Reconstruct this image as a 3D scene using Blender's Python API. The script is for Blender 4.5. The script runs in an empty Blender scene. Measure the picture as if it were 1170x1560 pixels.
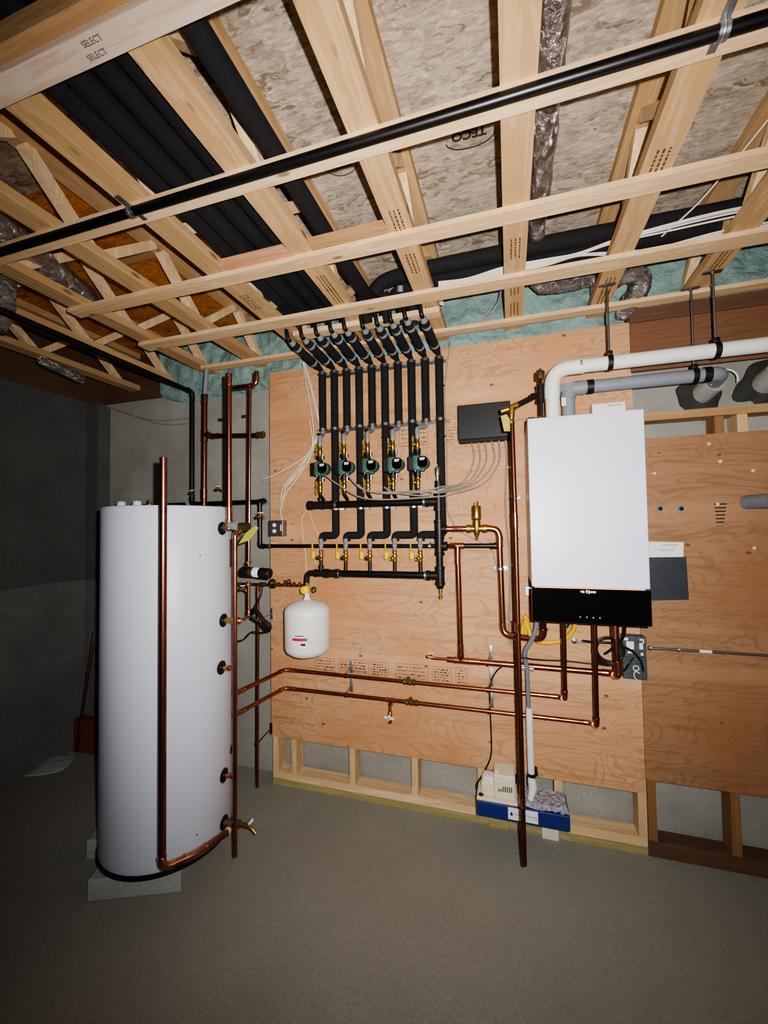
import bpy, bmesh, math, random
from mathutils import Vector, Matrix
random.seed(7)
col = bpy.context.scene.collection
V = Vector
# ------------------------------------------------------------------ survey
# camera solved from the vanishing points of the photograph (1170 x 1560)
FPX = 625.19
YAW, PITCH, ROLL = math.radians(16.9908), math.radians(1.9274), math.radians(0.8487)
CAM = V((0, -2.32, 1.628))
RM = (Matrix.Rotation(YAW, 3, 'Z') @ Matrix.Rotation(PITCH, 3, 'X') @ Matrix.Rotation(ROLL, 3, 'Y'))
def ray(x, y): return RM @ V(((x-585)/FPX, 1, -(y-780)/FPX))
def P(x, y, Y=0.0):
    d = ray(x, y); return CAM + d*((Y-CAM.y)/d.y)
def PZ(x, y, z):
    d = ray(x, y); return CAM + d*((z-CAM.z)/d.z)
TC, TR = V((-1.688, -0.604)), 0.30
def PT(x, y, R=TR):                       # point on the tank's shell
    d = ray(x, y); o = V((CAM.x, CAM.y)) - TC; e = V((d.x, d.y))
    a = e.dot(e); b = 2*o.dot(e); c = o.dot(o)-R*R
    t = (-b-math.sqrt(max(0, b*b-4*a*c)))/(2*a); return CAM + d*t

# ------------------------------------------------------------------ materials
def srgb(c):
    return tuple(((x/255)/12.92 if x/255 <= .04045 else ((x/255+.055)/1.055)**2.4) for x in c)+(1,)
class NT:
    def __init__(s, name):
        s.m = bpy.data.materials.new(name); s.m.use_nodes = True
        s.n = s.m.node_tree.nodes; s.l = s.m.node_tree.links
        s.b = s.n['Principled BSDF']
    def node(s, t, **k):
        n = s.n.new(t)
        for a, v in k.items():
            if a.startswith('_'): setattr(n, a[1:], v)
        return n
    def link(s, a, b): s.l.new(a, b)
    def coord(s, scale=(1,1,1), kind='Object', loc=(0,0,0), rot=(0,0,0)):
        c = s.node('ShaderNodeTexCoord'); m = s.node('ShaderNodeMapping')
        m.inputs['Scale'].default_value = scale; m.inputs['Location'].default_value = loc
        m.inputs['Rotation'].default_value = rot
        s.link(c.outputs[kind], m.inputs['Vector']); return m.outputs[0]
    def noise(s, vec, scale=5, detail=4, rough=.5, dist=0):
        n = s.node('ShaderNodeTexNoise'); n.inputs['Scale'].default_value = scale
        n.inputs['Detail'].default_value = detail; n.inputs['Roughness'].default_value = rough
        n.inputs['Distortion'].default_value = dist
        s.link(vec, n.inputs['Vector']); return n.outputs['Fac']
    def ramp(s, fac, stops, interp='LINEAR'):
        r = s.node('ShaderNodeValToRGB'); e = r.color_ramp.elements; r.color_ramp.interpolation = interp
        while len(e) < len(stops): e.new(.5)
        for i, (p, c) in enumerate(stops):
            e[i].position = p; e[i].color = c if len(c) == 4 else srgb(c)
        s.link(fac, r.inputs[0]); return r.outputs[0]
    def mix(s, fac, a, b, mode='MIX'):
        m = s.node('ShaderNodeMix'); m.data_type = 'RGBA'; m.blend_type = mode
        for v, i in ((fac, 0), (a, 6), (b, 7)):
            if hasattr(v, 'links') or hasattr(v, 'is_linked'): s.link(v, m.inputs[i])
            else: m.inputs[i].default_value = v
        return m.outputs[2]
    def math(s, op, a, b=0., c=None):
        m = s.node('ShaderNodeMath'); m.operation = op
        for i, v in enumerate((a, b) if c is None else (a, b, c)):
            if hasattr(v, 'is_linked'): s.link(v, m.inputs[i])
            else: m.inputs[i].default_value = v
        return m.outputs[0]
    def bump(s, h, strength=.3, dist=.01):
        b = s.node('ShaderNodeBump'); b.inputs['Strength'].default_value = strength
        b.inputs['Distance'].default_value = dist; s.link(h, b.inputs['Height'])
        s.link(b.outputs[0], s.b.inputs['Normal'])
    def base(s, c):
        if hasattr(c, 'is_linked'): s.link(c, s.b.inputs['Base Color'])
        else: s.b.inputs['Base Color'].default_value = c
    def rm(s, r, m=0):
        s.b.inputs['Roughness'].default_value = r; s.b.inputs['Metallic'].default_value = m
def k4(v): return (v, v, v, 1)
MATS = {}
def plain(name, c, rough=.5, metal=0, var=.12, scale=30, bump=0, emit=0):
    t = NT(name); v = t.coord()
    f = t.noise(v, scale, 3)
    c1 = srgb(c)
    a = tuple(x*(1-var) for x in c1[:3])+(1,); b = tuple(min(1, x*(1+var)) for x in c1[:3])+(1,)
    t.base(t.ramp(f, [(.3, a), (.7, b)])); t.rm(rough, metal)
    if bump: t.bump(f, bump, .004)
    MATS[name] = t.m; return t.m
def wood(name, c, dark=.86, ax=1, sc=1., knots=True, stain=0.0):
    """sawn softwood; ax = grain axis"""
    t = NT(name); s = [14., 14., 14.]; s[ax] = 1.1
    v = t.coord(tuple(x*sc for x in s))
    oi = t.node('ShaderNodeObjectInfo'); add = t.node('ShaderNodeVectorMath'); add.operation = 'ADD'
    sc3 = t.node('ShaderNodeVectorMath'); sc3.operation = 'SCALE'; sc3.inputs['Scale'].default_value = 37
    cb = t.node('ShaderNodeCombineXYZ')
    for i in range(3): t.link(oi.outputs['Random'], cb.inputs[i])
    t.link(cb.outputs[0], sc3.inputs[0]); t.link(v, add.inputs[0]); t.link(sc3.outputs[0], add.inputs[1])
    vv = add.outputs[0]
    n = t.noise(vv, 1.0, 5, .6, .6)
    rings = t.math('SINE', t.math('MULTIPLY', n, 30.))
    c1 = srgb(c); d = tuple(x*dark*(1, .9, .78)[i] for i, x in enumerate(c1[:3]))+(1,)
    base = t.ramp(rings, [(.1, d), (.75, c1)])
    n2 = t.noise(t.coord((2, 2, 2)), 1.5, 3)
    base = t.mix(t.math('MULTIPLY', n2, .5), base, tuple(x*.7 for x in c1[:3])+(1,))
    if knots:
        vo = t.node('ShaderNodeTexVoronoi'); vo.inputs['Scale'].default_value = 1.
        ks = [9., 9., 9.]; ks[ax] = 3.2
        kv = t.coord(tuple(ks)); t.link(kv, vo.inputs['Vector'])
        kf = t.ramp(vo.outputs['Distance'], [(.05, k4(1)), (.1, k4(0))])
        base = t.mix(kf, base, tuple(x*.28 for x in c1[:3])+(1,))
    base = t.mix(t.math('MULTIPLY', oi.outputs['Random'], .18), base, tuple(x*.6 for x in c1[:3])+(1,))
    t.base(base); t.rm(.75); t.bump(rings, .12, .002); MATS[name] = t.m; return t.m
def plywood(name, c, knotc=(95, 55, 30), seed=0, dark=1.):
    t = NT(name)
    v = t.coord((1.0, 1.0, 2.6), loc=(seed, seed, seed))
    n = t.noise(v, 1.7, 2.5, .5, .9)
    rings = t.math('SINE', t.math('MULTIPLY', n, 105.))
    c1 = tuple(x*dark for x in srgb(c)[:3])+(1,)
    d = tuple(x*(.80, .70, .60)[i] for i, x in enumerate(c1[:3]))+(1,)
    base = t.ramp(rings, [(.5, c1), (.98, d)])
    fine = t.noise(t.coord((3, 3, 90)), 3, 4)
    base = t.mix(t.math('MULTIPLY', fine, .5), base, tuple(x*.72 for x in c1[:3])+(1,))
    strk = t.noise(t.coord((1.6, 1.6, 26), loc=(seed, 2, 7)), 2.2, 5, .65, .4)
    base = t.mix(t.ramp(strk, [(.50, k4(0)), (.68, k4(.8))]), base, tuple(x*(.7, .55, .42)[i] for i, x in enumerate(c1[:3]))+(1,))
    sp_ = t.noise(t.coord((26, 26, 60), loc=(seed, 5, 1)), 2.0, 2)
    base = t.mix(t.ramp(sp_, [(.72, k4(0)), (.77, k4(.8))]), base, srgb(knotc))
    # veneer bands: long even strips running across the sheet
    sx = t.node('ShaderNodeSeparateXYZ'); t.link(t.coord((1, 1, 1)), sx.inputs[0])
    cb = t.node('ShaderNodeCombineXYZ'); t.link(sx.outputs[2], cb.inputs[2])
    bn = t.noise(cb.outputs[0], 6.5, 1)
    base = t.mix(t.ramp(bn, [(.52, k4(0)), (.6, k4(.55))]), base, tuple(min(1, x*1.18) for x in c1[:3])+(1,))
    blot = t.noise(t.coord((1, 1, 1), loc=(3, 1, seed)), 2.3, 3)
    base = t.mix(t.ramp(blot, [(.42, k4(0)), (.7, k4(.7))]), base, tuple(x*(.86, .66, .5)[i] for i, x in enumerate(c1[:3]))+(1,))
    vo = t.node('ShaderNodeTexVoronoi'); vo.inputs['Scale'].default_value = 1.; vo.inputs['Randomness'].default_value = 1
    kv = t.coord((8., .01, 12.), loc=(seed*3, 0, 1)); t.link(kv, vo.inputs['Vector'])
    rnd = t.node('ShaderNodeSeparateXYZ'); t.link(vo.outputs['Color'], rnd.inputs[0])
    thr = t.math('MULTIPLY', t.math('GREATER_THAN', rnd.outputs[0], .35), .09)
    kf = t.math('LESS_THAN', vo.outputs['Distance'], thr)
    base = t.mix(t.math('MULTIPLY', kf, .8), base, srgb(knotc))
    t.base(base); t.rm(.7); t.bump(rings, .08, .002); MATS[name] = t.m; return t.m
def osb(name, c, tint=(1, 1, 1)):
    t = NT(name); v = t.coord((7, 15, 7))
    dn = t.node('ShaderNodeTexNoise'); dn.inputs['Scale'].default_value = 1.3; dn.inputs['Detail'].default_value = 3; t.link(v, dn.inputs['Vector'])
    mx = t.node('ShaderNodeVectorMath'); mx.operation = 'MULTIPLY_ADD'
    t.link(dn.outputs['Color'], mx.inputs[0]); mx.inputs[1].default_value = (2.2, 2.2, 2.2); t.link(v, mx.inputs[2])
    vo = t.node('ShaderNodeTexVoronoi'); vo.inputs['Scale'].default_value = 1.6; t.link(mx.outputs[0], vo.inputs['Vector'])
    vo2 = t.node('ShaderNodeTexVoronoi'); vo2.inputs['Scale'].default_value = 4.3; t.link(mx.outputs[0], vo2.inputs['Vector'])
    s1 = t.node('ShaderNodeSeparateXYZ'); t.link(vo.outputs['Color'], s1.inputs[0])
    s2 = t.node('ShaderNodeSeparateXYZ'); t.link(vo2.outputs['Color'], s2.inputs[0])
    f = t.math('ADD', t.math('MULTIPLY', s1.outputs[0], .5), t.math('MULTIPLY', s2.outputs[1], .5))
    c1 = srgb(c)
    def m(k, w=(1, 1, 1)): return tuple(min(1, c1[i]*k*w[i]*tint[i]) for i in range(3))+(1,)
    base = t.ramp(f, [(.1, m(.45, (1, .85, .75))), (.3, m(.8)), (.55, m(1.)), (.9, m(1.3))])
    st = t.noise(t.coord((14, 70, 14)), 1.4, 4, .6)
    base = t.mix(t.ramp(st, [(.35, k4(.55)), (.55, k4(0))]), base, m(.5, (1, .8, .7)))
    t.base(base); t.rm(.85); t.bump(f, .35, .003); MATS[name] = t.m; return t.m
def concrete(name, c, var=.25, scale=3., split=None):
    t = NT(name); v = t.coord()
    a = t.noise(v, scale, 6, .6); b = t.noise(v, 60, 3, .6); g = t.noise(v, 240, 2)
    c1 = srgb(c); lo = tuple(x*(1-var) for x in c1[:3])+(1,); hi = tuple(x*(1+var*.7) for x in c1[:3])+(1,)
    base = t.ramp(a, [(.3, lo), (.7, hi)])
    base = t.mix(t.ramp(b, [(.35, k4(.35)), (.6, k4(0))]), base, tuple(x*.6 for x in c1[:3])+(1,))
    base = t.mix(t.ramp(g, [(.35, k4(.4)), (.65, k4(0))]), base, tuple(x*.45 for x in c1[:3])+(1,))
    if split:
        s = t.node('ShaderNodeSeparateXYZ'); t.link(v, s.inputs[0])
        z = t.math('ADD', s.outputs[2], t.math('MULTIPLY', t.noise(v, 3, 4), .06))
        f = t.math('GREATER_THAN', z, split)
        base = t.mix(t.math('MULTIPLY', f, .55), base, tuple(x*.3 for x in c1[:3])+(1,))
    t.base(base); t.rm(.9); t.bump(b, .25, .004); MATS[name] = t.m; return t.m
def metal(name, c, rough=.3, dirt=.35, scale=18, tarn=None):
    t = NT(name); v = t.coord(); f = t.noise(v, scale, 4, .6)
    c1 = srgb(c); lo = srgb(tarn) if tarn else tuple(x*(1-dirt) for x in c1[:3])+(1,)
    t.base(t.ramp(f, [(.35, lo), (.6, c1)])); t.rm(rough, 1)
    t.link(t.ramp(f, [(.3, k4(min(1, rough+.15))), (.7, k4(rough))]), t.b.inputs['Roughness'])
    MATS[name] = t.m; return t.m

wood('pine_y', (210, 174, 128), ax=1)
wood('pine_x', (240, 208, 166), ax=0)
wood('pine_z', (226, 196, 152), ax=2)
wood('pine_web', (244, 215, 172), ax=2, knots=False)
wood('pine_pink', (215, 160, 128), ax=0)
wood('pine_orange', (186, 148, 106), ax=0)
wood('pine_white', (222, 200, 180), dark=.85, ax=0)
wood('treated', (175, 165, 115), ax=0)
wood('old_x', (104, 76, 58), ax=0)
wood('old_z', (150, 112, 75), ax=2)
plywood('ply_a', (205, 161, 121), seed=0)
plywood('ply_b', (158, 120, 88), seed=5)
plywood('ply_c', (128, 92, 68), seed=9)
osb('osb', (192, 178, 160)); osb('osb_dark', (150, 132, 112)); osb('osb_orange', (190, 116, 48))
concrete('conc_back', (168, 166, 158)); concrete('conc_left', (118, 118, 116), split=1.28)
concrete('conc_floor', (154, 153, 143), var=.12, scale=1.4); concrete('conc_block', (176, 176, 172), var=.08, scale=9)
concrete('mortar', (62, 61, 58), var=.35, scale=12)
metal('copper', (172, 114, 94), .24, tarn=(128, 82, 68)); metal('copper_bright', (212, 152, 126), .18, tarn=(168, 112, 92))
metal('copper_dark', (132, 80, 62), .34); metal('brass', (196, 158, 88), .32); metal('bronze', (142, 120, 88), .42)
metal('steel', (150, 150, 150), .38); metal('galv', (190, 194, 198), .35, dirt=.15); metal('solder', (200, 190, 175), .3)
plain('black_foam', (17, 17, 20), .88, var=.4, scale=90, bump=.5)
plain('black_iron', (32, 30, 30), .42, metal=.3, var=.25, scale=40, bump=.2)
plain('black_pipe', (11, 11, 12), .36, var=.3, scale=12)
plain('black_plastic', (14, 14, 16), .5, var=.1); plain('black_matte', (12, 12, 13), .7, var=.1)
plain('black_gloss', (5, 5, 6), .12, var=.05)
plain('tank_white', (206, 209, 224), .42, var=.03, scale=160, bump=.06); plain('boiler_white', (203, 208, 222), .4, var=.015, scale=200)
plain('white', (232, 230, 226), .45, var=.04); plain('offwhite', (222, 212, 190), .5, var=.05)
plain('pvc_white', (224, 226, 220), .35, var=.04); plain('pvc_grey', (132, 136, 146), .4, var=.06)
plain('grey_conduit', (112, 116, 122), .45, var=.06); plain('grey_wire', (140, 132, 124), .5, var=.05)
plain('white_wire', (225, 218, 208), .5, var=.05); plain('yellow', (236, 206, 22), .4, var=.08)
plain('yellow_hose', (228, 178, 20), .45, var=.1); plain('green_pump', (64, 94, 84), .5, var=.1)
plain('blue', (26, 44, 112), .45, var=.08); plain('red', (190, 32, 60), .5, var=.06); plain('yellow_shaded', (150, 132, 32), .45, var=.1); plain('box_dark', (66, 73, 77), .5, var=.25, scale=50); plain('stamp_grey', (110, 100, 92), .8, var=.2); plain('tagyellow', (168, 158, 60), .6, var=.12)  # pump lever yellow is darkened to olive, shade put into the colour
plain('collar_grey', (132, 132, 134), .4, var=.1); plain('ink', (50, 38, 30), .8, var=.2); plain('stamp_brown', (82, 60, 46), .8, var=.2); plain('folder', (42, 46, 54), .5, var=.15)
plain('paper', (232, 230, 226), .7, var=.02); plain('cardboard', (120, 66, 44), .8, var=.12); plain('flux_grey', (150, 148, 158), .8, var=.5, scale=60)
plain('white_text', (235, 235, 235), .5, var=0); plain('blue_text', (70, 130, 200), .5, var=0)
def foam():
    t = NT('spray_foam'); v = t.coord(); f = t.noise(v, 14, 5, .6, .5); g = t.noise(v, 3, 2)
    t.base(t.mix(g, t.ramp(f, [(.3, (104, 138, 132)), (.7, (168, 194, 188))]), srgb((128, 154, 150)))); t.rm(.65); t.bump(f, .9, .03); MATS['spray_foam'] = t.m
foam()
def foilm():
    t = NT('foil'); v = t.coord((1, .6, 1)); 
    vo = t.node('ShaderNodeTexVoronoi'); vo.inputs['Scale'].default_value = 26; t.link(v, vo.inputs['Vector'])
    f = t.noise(v, 22, 5, .7, 1.5); h = t.math('ADD', f, t.math('MULTIPLY', vo.outputs['Distance'], .7))
    t.base(t.ramp(f, [(.3, (150, 132, 126)), (.7, (215, 210, 208))])); t.rm(.2, .85); t.bump(h, 1., .03); MATS['foil'] = t.m
foilm()
def plasticm():
    t = NT('clear_plastic'); v = t.coord(); t.base(srgb((215, 220, 225))); t.rm(.2)
    t.b.inputs['Alpha'].default_value = .55; t.bump(t.noise(v, 25, 4), .8, .02); MATS['clear_plastic'] = t.m
plasticm()

# ------------------------------------------------------------------ mesh helpers
ORG = {}
class MB:
    def __init__(s): s.v = []; s.f = []; s.sm = []
    def add(s, vs, fs, smooth=False):
        o = len(s.v); s.v += [V(p) for p in vs]; s.f += [tuple(i+o for i in f) for f in fs]; s.sm += [smooth]*len(fs); return s
    def box(s, a, b):
        x0, x1 = sorted((a[0], b[0])); y0, y1 = sorted((a[1], b[1])); z0, z1 = sorted((a[2], b[2]))
        vs = [(x0,y0,z0),(x1,y0,z0),(x1,y1,z0),(x0,y1,z0),(x0,y0,z1),(x1,y0,z1),(x1,y1,z1),(x0,y1,z1)]
        return s.add(vs, [(3,2,1,0),(4,5,6,7),(0,1,5,4),(1,2,6,5),(2,3,7,6),(3,0,4,7)])
    def bbox(s, a, b, r=.004, seg=2):          # bevelled box
        x0, x1 = sorted((a[0], b[0])); y0, y1 = sorted((a[1], b[1])); z0, z1 = sorted((a[2], b[2]))
        bm = bmesh.new(); bmesh.ops.create_cube(bm, size=1)
        for v in bm.verts: v.co = V(((x0+x1)/2+v.co.x*(x1-x0), (y0+y1)/2+v.co.y*(y1-y0), (z0+z1)/2+v.co.z*(z1-z0)))
        bmesh.ops.bevel(bm, geom=bm.edges[:], offset=r, segments=seg, affect='EDGES', profile=.5)
        return s.bm(bm, False)
    def bm(s, bm, smooth=True):
        bm.verts.index_update(); s.add([v.co.copy() for v in bm.verts], [[v.index for v in f.verts] for f in bm.faces], smooth); bm.free(); return s
    def bar(s, p0, p1, w, h, up=(0,0,1)):      # rectangular bar from p0 to p1
        p0, p1 = V(p0), V(p1); d = (p1-p0).normalized(); u = V(up)
        sx = d.cross(u)
        if sx.length < 1e-4: sx = d.cross(V((0,1,0)))
        sx.normalize(); u = sx.cross(d).normalized()
        vs = [p+sx*(a*w/2)+u*(b*h/2) for p in (p0, p1) for a, b in ((-1,-1),(1,-1),(1,1),(-1,1))]
        return s.add(vs, [(3,2,1,0),(4,5,6,7),(0,1,5,4),(1,2,6,5),(2,3,7,6),(3,0,4,7)])
    def tube(s, pts, r, seg=14, caps=True):
        pts = [V(p) for p in pts]; n = len(pts); R = r if isinstance(r, (list, tuple)) else [r]*n
        tan = [(pts[min(i+1,n-1)]-pts[max(i-1,0)]).normalized() for i in range(n)]
        a = V((0,0,1)) if abs(tan[0].z) < .9 else V((1,0,0)); u = tan[0].cross(a).normalized()
        vs = []; fs = []
        for i in range(n):
            u = (u - tan[i]*u.dot(tan[i])).normalized(); w = tan[i].cross(u)
            for k in range(seg):
                t = 2*math.pi*k/seg; vs.append(pts[i]+(u*math.cos(t)+w*math.sin(t))*R[i])
        for i in range(n-1):
            for k in range(seg):
                k2 = (k+1)%seg; fs.append((i*seg+k, i*seg+k2, (i+1)*seg+k2, (i+1)*seg+k))
        if caps: fs += [tuple(range(seg-1,-1,-1)), tuple(range((n-1)*seg, n*seg))]
        return s.add(vs, fs, True)
    def cyl(s, p0, p1, r, seg=20): return s.tube([p0, p1], r, seg)
    def lathe(s, prof, o, ax=(0,0,1), seg=32):  # prof: (radius, height along ax)
        o = V(o); ax = V(ax).normalized(); return s.tube([o+ax*(h+i*1e-6) for i, (r, h) in enumerate(prof)], [max(r, 1e-4) for r, h in prof], seg) if False else s._lathe(prof, o, ax, seg)
    def _lathe(s, prof, o, ax, seg):
        a = V((0,0,1)) if abs(ax.z) < .9 else V((1,0,0)); u = ax.cross(a).normalized(); w = ax.cross(u)
        vs = [o+ax*h+(u*math.cos(2*math.pi*k/seg)+w*math.sin(2*math.pi*k/seg))*max(r,1e-4) for r, h in prof for k in range(seg)]
        n = len(prof); fs = [(i*seg+k, i*seg+(k+1)%seg, (i+1)*seg+(k+1)%seg, (i+1)*seg+k) for i in range(n-1) for k in range(seg)]
        fs += [tuple(range(seg-1,-1,-1)), tuple(range((n-1)*seg, n*seg))]
        return s.add(vs, fs, True)
    def prism(s, poly, d):                      # poly: 3D points, extruded by d
        n = len(poly); poly = [V(p) for p in poly]; d = V(d)
        vs = poly+[p+d for p in poly]
        return s.add(vs, [tuple(range(n-1,-1,-1)), tuple(range(n, 2*n))]+[(i, (i+1)%n, n+(i+1)%n, n+i) for i in range(n)])
    def ring(s, c, ax, R, r, seg=24, t0=0, t1=2*math.pi, rs=8):
        c = V(c); ax = V(ax).normalized(); a = V((0,0,1)) if abs(ax.z) < .9 else V((1,0,0)); u = ax.cross(a).normalized(); w = ax.cross(u)
        return s.tube([c+(u*math.cos(t0+(t1-t0)*i/seg)+w*math.sin(t0+(t1-t0)*i/seg))*R for i in range(seg+1)], r, rs)
    def band(s, c, ax, R, w, th=.003, seg=24):  # a flat ring clamp
        return s._lathe([(R, -w/2), (R+th, -w/2), (R+th, w/2), (R, w/2)], V(c), V(ax).normalized(), seg)
    def build(s, name, mat, parent=None, label=None):
        me = bpy.data.meshes.new(name)
        if parent is None:
            xs = [p.x for p in s.v]; ys = [p.y for p in s.v]; zs = [p.z for p in s.v]
            o = V(((min(xs)+max(xs))/2, (min(ys)+max(ys))/2, min(zs)))
        else: o = ORG[parent.name]
        me.from_pydata([p-o for p in s.v], [], s.f); me.update()
        bm = bmesh.new(); bm.from_mesh(me); bmesh.ops.recalc_face_normals(bm, faces=bm.faces[:]); bm.to_mesh(me); bm.free()
        me.polygons.foreach_set('use_smooth', s.sm); me.update()
        if any(s.sm): me.set_sharp_from_angle(angle=math.radians(42))
        me.materials.append(MATS[mat] if isinstance(mat, str) else mat)
        ob = bpy.data.objects.new(name, me); col.objects.link(ob)
        if parent is None: ob.location = o
        else: ob.parent = parent
        ORG[ob.name] = o
        if label: ob['label'] = label
        return ob
def tag(o, label, cat, group=None, kind=None):
    o['label'] = label; o['category'] = cat
    if group: o['group'] = group
    if kind: o['kind'] = kind
    return o
def struct(o): o['kind'] = 'structure'; return o
def thing(name, label, cat, loc, group=None):
    o = bpy.data.objects.new(name, None); col.objects.link(o); o.empty_display_size = .05
    o.location = V(loc); ORG[o.name] = V(loc); tag(o, label, cat, group); return o
def solo(mb, name, mat, label, cat, group=None): return tag(mb.build(name, mat), label, cat, group)
def text(name, body, loc, size, mat, parent, rot=(math.pi/2,0,0), align='CENTER', ext=.0006, label=None, bold=0):
    cu = bpy.data.curves.new('lettering_curve', 'FONT'); cu.body = body; cu.size = size; cu.extrude = ext; cu.align_x = align; cu.align_y = 'CENTER'; cu.offset = bold
    tmp = bpy.data.objects.new('tmp', cu); col.objects.link(tmp)
    dg = bpy.context.evaluated_depsgraph_get(); me = bpy.data.meshes.new_from_object(tmp.evaluated_get(dg)); bpy.data.objects.remove(tmp)
    from mathutils import Euler
    me.transform(Matrix.Translation(V(loc)-ORG[parent.name]) @ Euler(rot).to_matrix().to_4x4())
    me.materials.clear(); me.materials.append(MATS[mat])
    ob = bpy.data.objects.new(name, me); col.objects.link(ob); ob.parent = parent; ORG[ob.name] = ORG[parent.name]
    return ob
def fillet(pts, rad, n=6):
    """polyline with rounded corners; returns the path and the arcs"""
    pts = [V(p) for p in pts]; out = [pts[0]]; arcs = []
    for i in range(1, len(pts)-1):
        a, b, c = pts[i-1], pts[i], pts[i+1]; d1 = (a-b); d2 = (c-b)
        r = min(rad, d1.length*.45, d2.length*.45); p, q = b+d1.normalized()*r, b+d2.normalized()*r
        arc = [(p*(1-t)**2+b*2*t*(1-t)+q*t*t) for t in [j/n for j in range(n+1)]]
        arcs.append(arc); out += arc
    return out+[pts[-1]], arcs
def spline(pts, n=8):
    pts = [V(p) for p in pts]; q = [pts[0]*2-pts[1]]+pts+[pts[-1]*2-pts[-2]]; out = []
    for i in range(1, len(q)-2):
        for j in range(n):
            t = j/n; a, b, c, d = q[i-1:i+3]
            out.append(.5*((2*b)+(c-a)*t+(2*a-5*b+4*c-d)*t*t+(3*b-a-3*c+d)*t**3))
    return out+[pts[-1]]
def run(name, label, cat, pts, r, mat='copper', fit='copper_bright', elbow=.035, ends=(0, 0), tees=(), coup=(), parent=None, group=None, fitname='elbow'):
    """one plumbed run: pipe + a fitting at each bend"""
    if parent is None: parent = thing(name, label, cat, min([V(p) for p in pts], key=lambda p: p.z), group)
    path, arcs = fillet(pts, elbow)
    MB().tube(path, r, 16).build('pipe', mat, parent)
    for arc in arcs:
        d0 = (arc[0]-arc[1]).normalized(); d1 = (arc[-1]-arc[-2]).normalized()
        m = MB().tube([arc[0]+d0*r*1.0]+arc+[arc[-1]+d1*r*1.0], r*1.13, 16)
        for e, d in ((arc[0]+d0*r*.9, d0), (arc[-1]+d1*r*.9, d1)): m.band(e, d, r*1.1, r*.35, r*.14, 16)
        m.build(fitname, fit, parent)
    for c, d in coup:
        c, d = V(c), V(d).normalized(); m = MB().cyl(c-d*r*1.8, c+d*r*1.8, r*1.14, 16)
        m.band(c-d*r*1.7, d, r*1.1, r*.3, r*.12, 16); m.band(c+d*r*1.7, d, r*1.1, r*.3, r*.12, 16); m.build('coupling', fit, parent)
    for c, d, e in tees:
        c, d, e = V(c), V(d).normalized(), V(e).normalized()
        MB().cyl(c-d*r*2.2, c+d*r*2.2, r*1.16, 16).cyl(c, c+e*r*2.3, r*1.16, 16).band(c-d*r*2.1, d, r*1.1, r*.35, r*.15, 16).band(c+d*r*2.1, d, r*1.1, r*.35, r*.15, 16).band(c+e*r*2.2, e, r*1.1, r*.35, r*.15, 16).build('tee', fit, parent)
    return parent
X, Y, Z = V((1,0,0)), V((0,1,0)), V((0,0,1))

# ------------------------------------------------------------------ shell
WL = -3.12; XR = 1.9; YB = .13
struct(MB().box((WL-.2, -4.2, -.1), (XR, YB+.2, 0)).build('floor', 'conc_floor'))
struct(MB().box((WL-.2, YB, 0), (XR, YB+.2, 2.62)).build('wall_back', 'conc_back'))
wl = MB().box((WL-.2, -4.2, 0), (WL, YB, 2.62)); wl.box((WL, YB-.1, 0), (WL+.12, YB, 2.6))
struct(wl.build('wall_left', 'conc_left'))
struct(MB().box((-1.13, -4.2, 3.012), (XR, YB+.2, 3.03)).build('ceiling', 'osb'))
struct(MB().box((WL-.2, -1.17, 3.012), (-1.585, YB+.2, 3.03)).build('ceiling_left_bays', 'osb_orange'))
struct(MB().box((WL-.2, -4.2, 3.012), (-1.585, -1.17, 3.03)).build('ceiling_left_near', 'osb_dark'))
struct(MB().box((-1.585, -4.2, 3.012), (-1.13, YB+.2, 3.03)).build('ceiling_middle_bay', 'osb'))
# rim board above the foundation wall
struct(MB().box((WL-.2, YB+.06, 2.62), (XR, YB+.1, 3.01)).build('trim_1', 'old_x'))
struct(MB().box((WL-.06, -4.2, 2.62), (WL-.02, YB+.1, 3.01)).build('trim_2', 'old_x'))

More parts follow.
